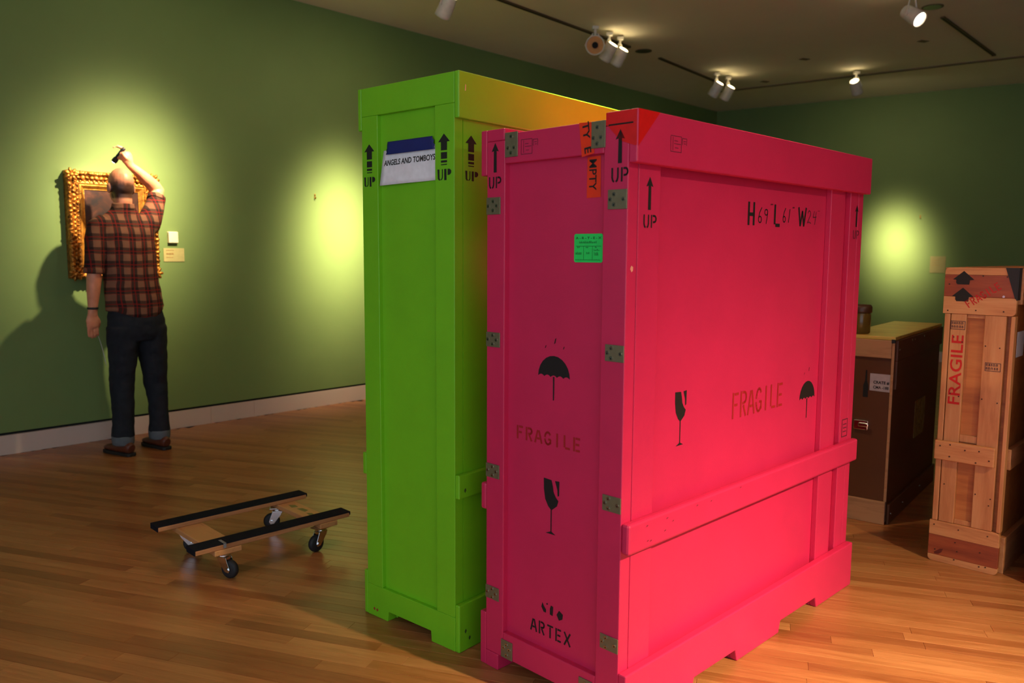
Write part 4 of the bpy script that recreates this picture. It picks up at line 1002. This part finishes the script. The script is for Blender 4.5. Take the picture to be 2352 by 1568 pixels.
M_CUFF = paint('denim_cuff', (96, 102, 108), .85, .1, 20, .3, 400, .2)
for x in (-.113, .139):
    bm = bmesh.new(); addtube(bm, [(x, .076, .072, .066, .076), (x, .076, .100, .070, .080), (x, .076, .135, .070, .079)], 24); skinned('trouser_cuff', bm, M_CUFF, man, .006, 2)['label'] = 'pale grey turned up cuff'
# shoes
M_SHOE = paint('brown_leather', (92, 44, 28), .45, .12, 30, .1, 200); M_SOLE = flat('dark_sole', (26, 20, 18), .7)
for x, yaw in ((-.113, R(9)), (.139, R(5))):
    sh = empty('shoe', (x, .06, 0), yaw); sh.parent = man
    foot = [(-.034, -.075), (-.020, -.088), (.020, -.088), (.034, -.075), (.036, -.01), (.046, .10), (.044, .16), (.026, .205), (-.004, .218), (-.032, .200), (-.046, .15), (-.042, .08), (-.034, 0)]
    bm = bmesh.new(); addprism(bm, foot, lambda a, b, h: Vector((a, b, h)), 0, .022); finish(bm, 'sole', M_SOLE, sh, .004)
    bm = bmesh.new()
    addtube(bm, [(0, -.078, .050, .028, .030), (0, -.06, .055, .035, .040), (0, 0, .056, .037, .042), (0, .05, .048, .040, .034), (0, .11, .042, .043, .026), (0, .17, .038, .038, .020), (-.003, .208, .034, .020, .012)], 20)
    skinned('upper', bm, M_SHOE, sh, .006, 2)
# bracelet, torch and sheet of paper
lathe('bracelet', M_RUBBER, man, [(.0310, -.007), (.0345, -.004), (.0345, .004), (.0310, .007)], 24, Matrix.Translation((-.2572, .1035, 1.000)))['label'] = 'black bracelet'
MW = man.matrix_basis
tr = empty('torch', MW @ FLA); tag(tr, 'black pocket torch held in the raised right hand', 'torch')
qz = (MW.to_3x3() @ ax).to_track_quat('Z', 'Y').to_matrix().to_4x4()
lathe('torch_body', M_RUBBER, tr, [(.011, -.010), (.013, -.007), (.013, .075), (.0135, .080)], 20, qz); lathe('torch_head', M_RUBBER, tr, [(.0132, .0802), (.018, .095), (.019, .116), (.017, .119)], 20, qz)
lathe('torch_switch', M_SCREW, tr, [(.006, -.015), (.007, -.013), (.007, -.0105)], 12, qz)
cyl('torch_lens', emit('torch_lens_glow', (1, .97, .9), 20), tr, qz @ Vector((0, 0, .1192)), qz @ Vector((0, 0, .1205)), .0155, None, 20)
spot('torch_beam', MW @ (FLA + ax * .128), MW @ (FLA + ax * .128 + Vector((-.10, .62, -.42))), 7, 28, (1, .95, .85), .012, .02)
ps = empty('paper_sheet', MW @ Vector((-.22, .14, .60))); ps.rotation_euler = (0, 0, R(50)); tag(ps, 'white sheet of paper held in the lowered left hand', 'paper')
bm = bmesh.new(); G = []
Q = [Vector(q) - Vector((-.22, .14, .60)) for q in ((-.244, .136, .895), (-.166, .150, .600), (-.100, .330, .615), (-.180, .318, .905))]
for i in range(9):
    row = []
    for j in range(7):
        u, v = i / 8, j / 6; p_ = Q[0] * (1 - u) * (1 - v) + Q[1] * u * (1 - v) + Q[2] * u * v + Q[3] * (1 - u) * v
        row.append(bm.verts.new(p_ + Vector((.010 * math.sin(u * math.pi), 0, 0))))
    G.append(row)
for i in range(8):
    for j in range(6): bm.faces.new([G[i][j], G[i + 1][j], G[i + 1][j + 1], G[i][j + 1]])
o = finish(bm, 'sheet', M_PAPER, ps, 0, True); sd = o.modifiers.new('thickness', 'SOLIDIFY'); sd.thickness = .0008
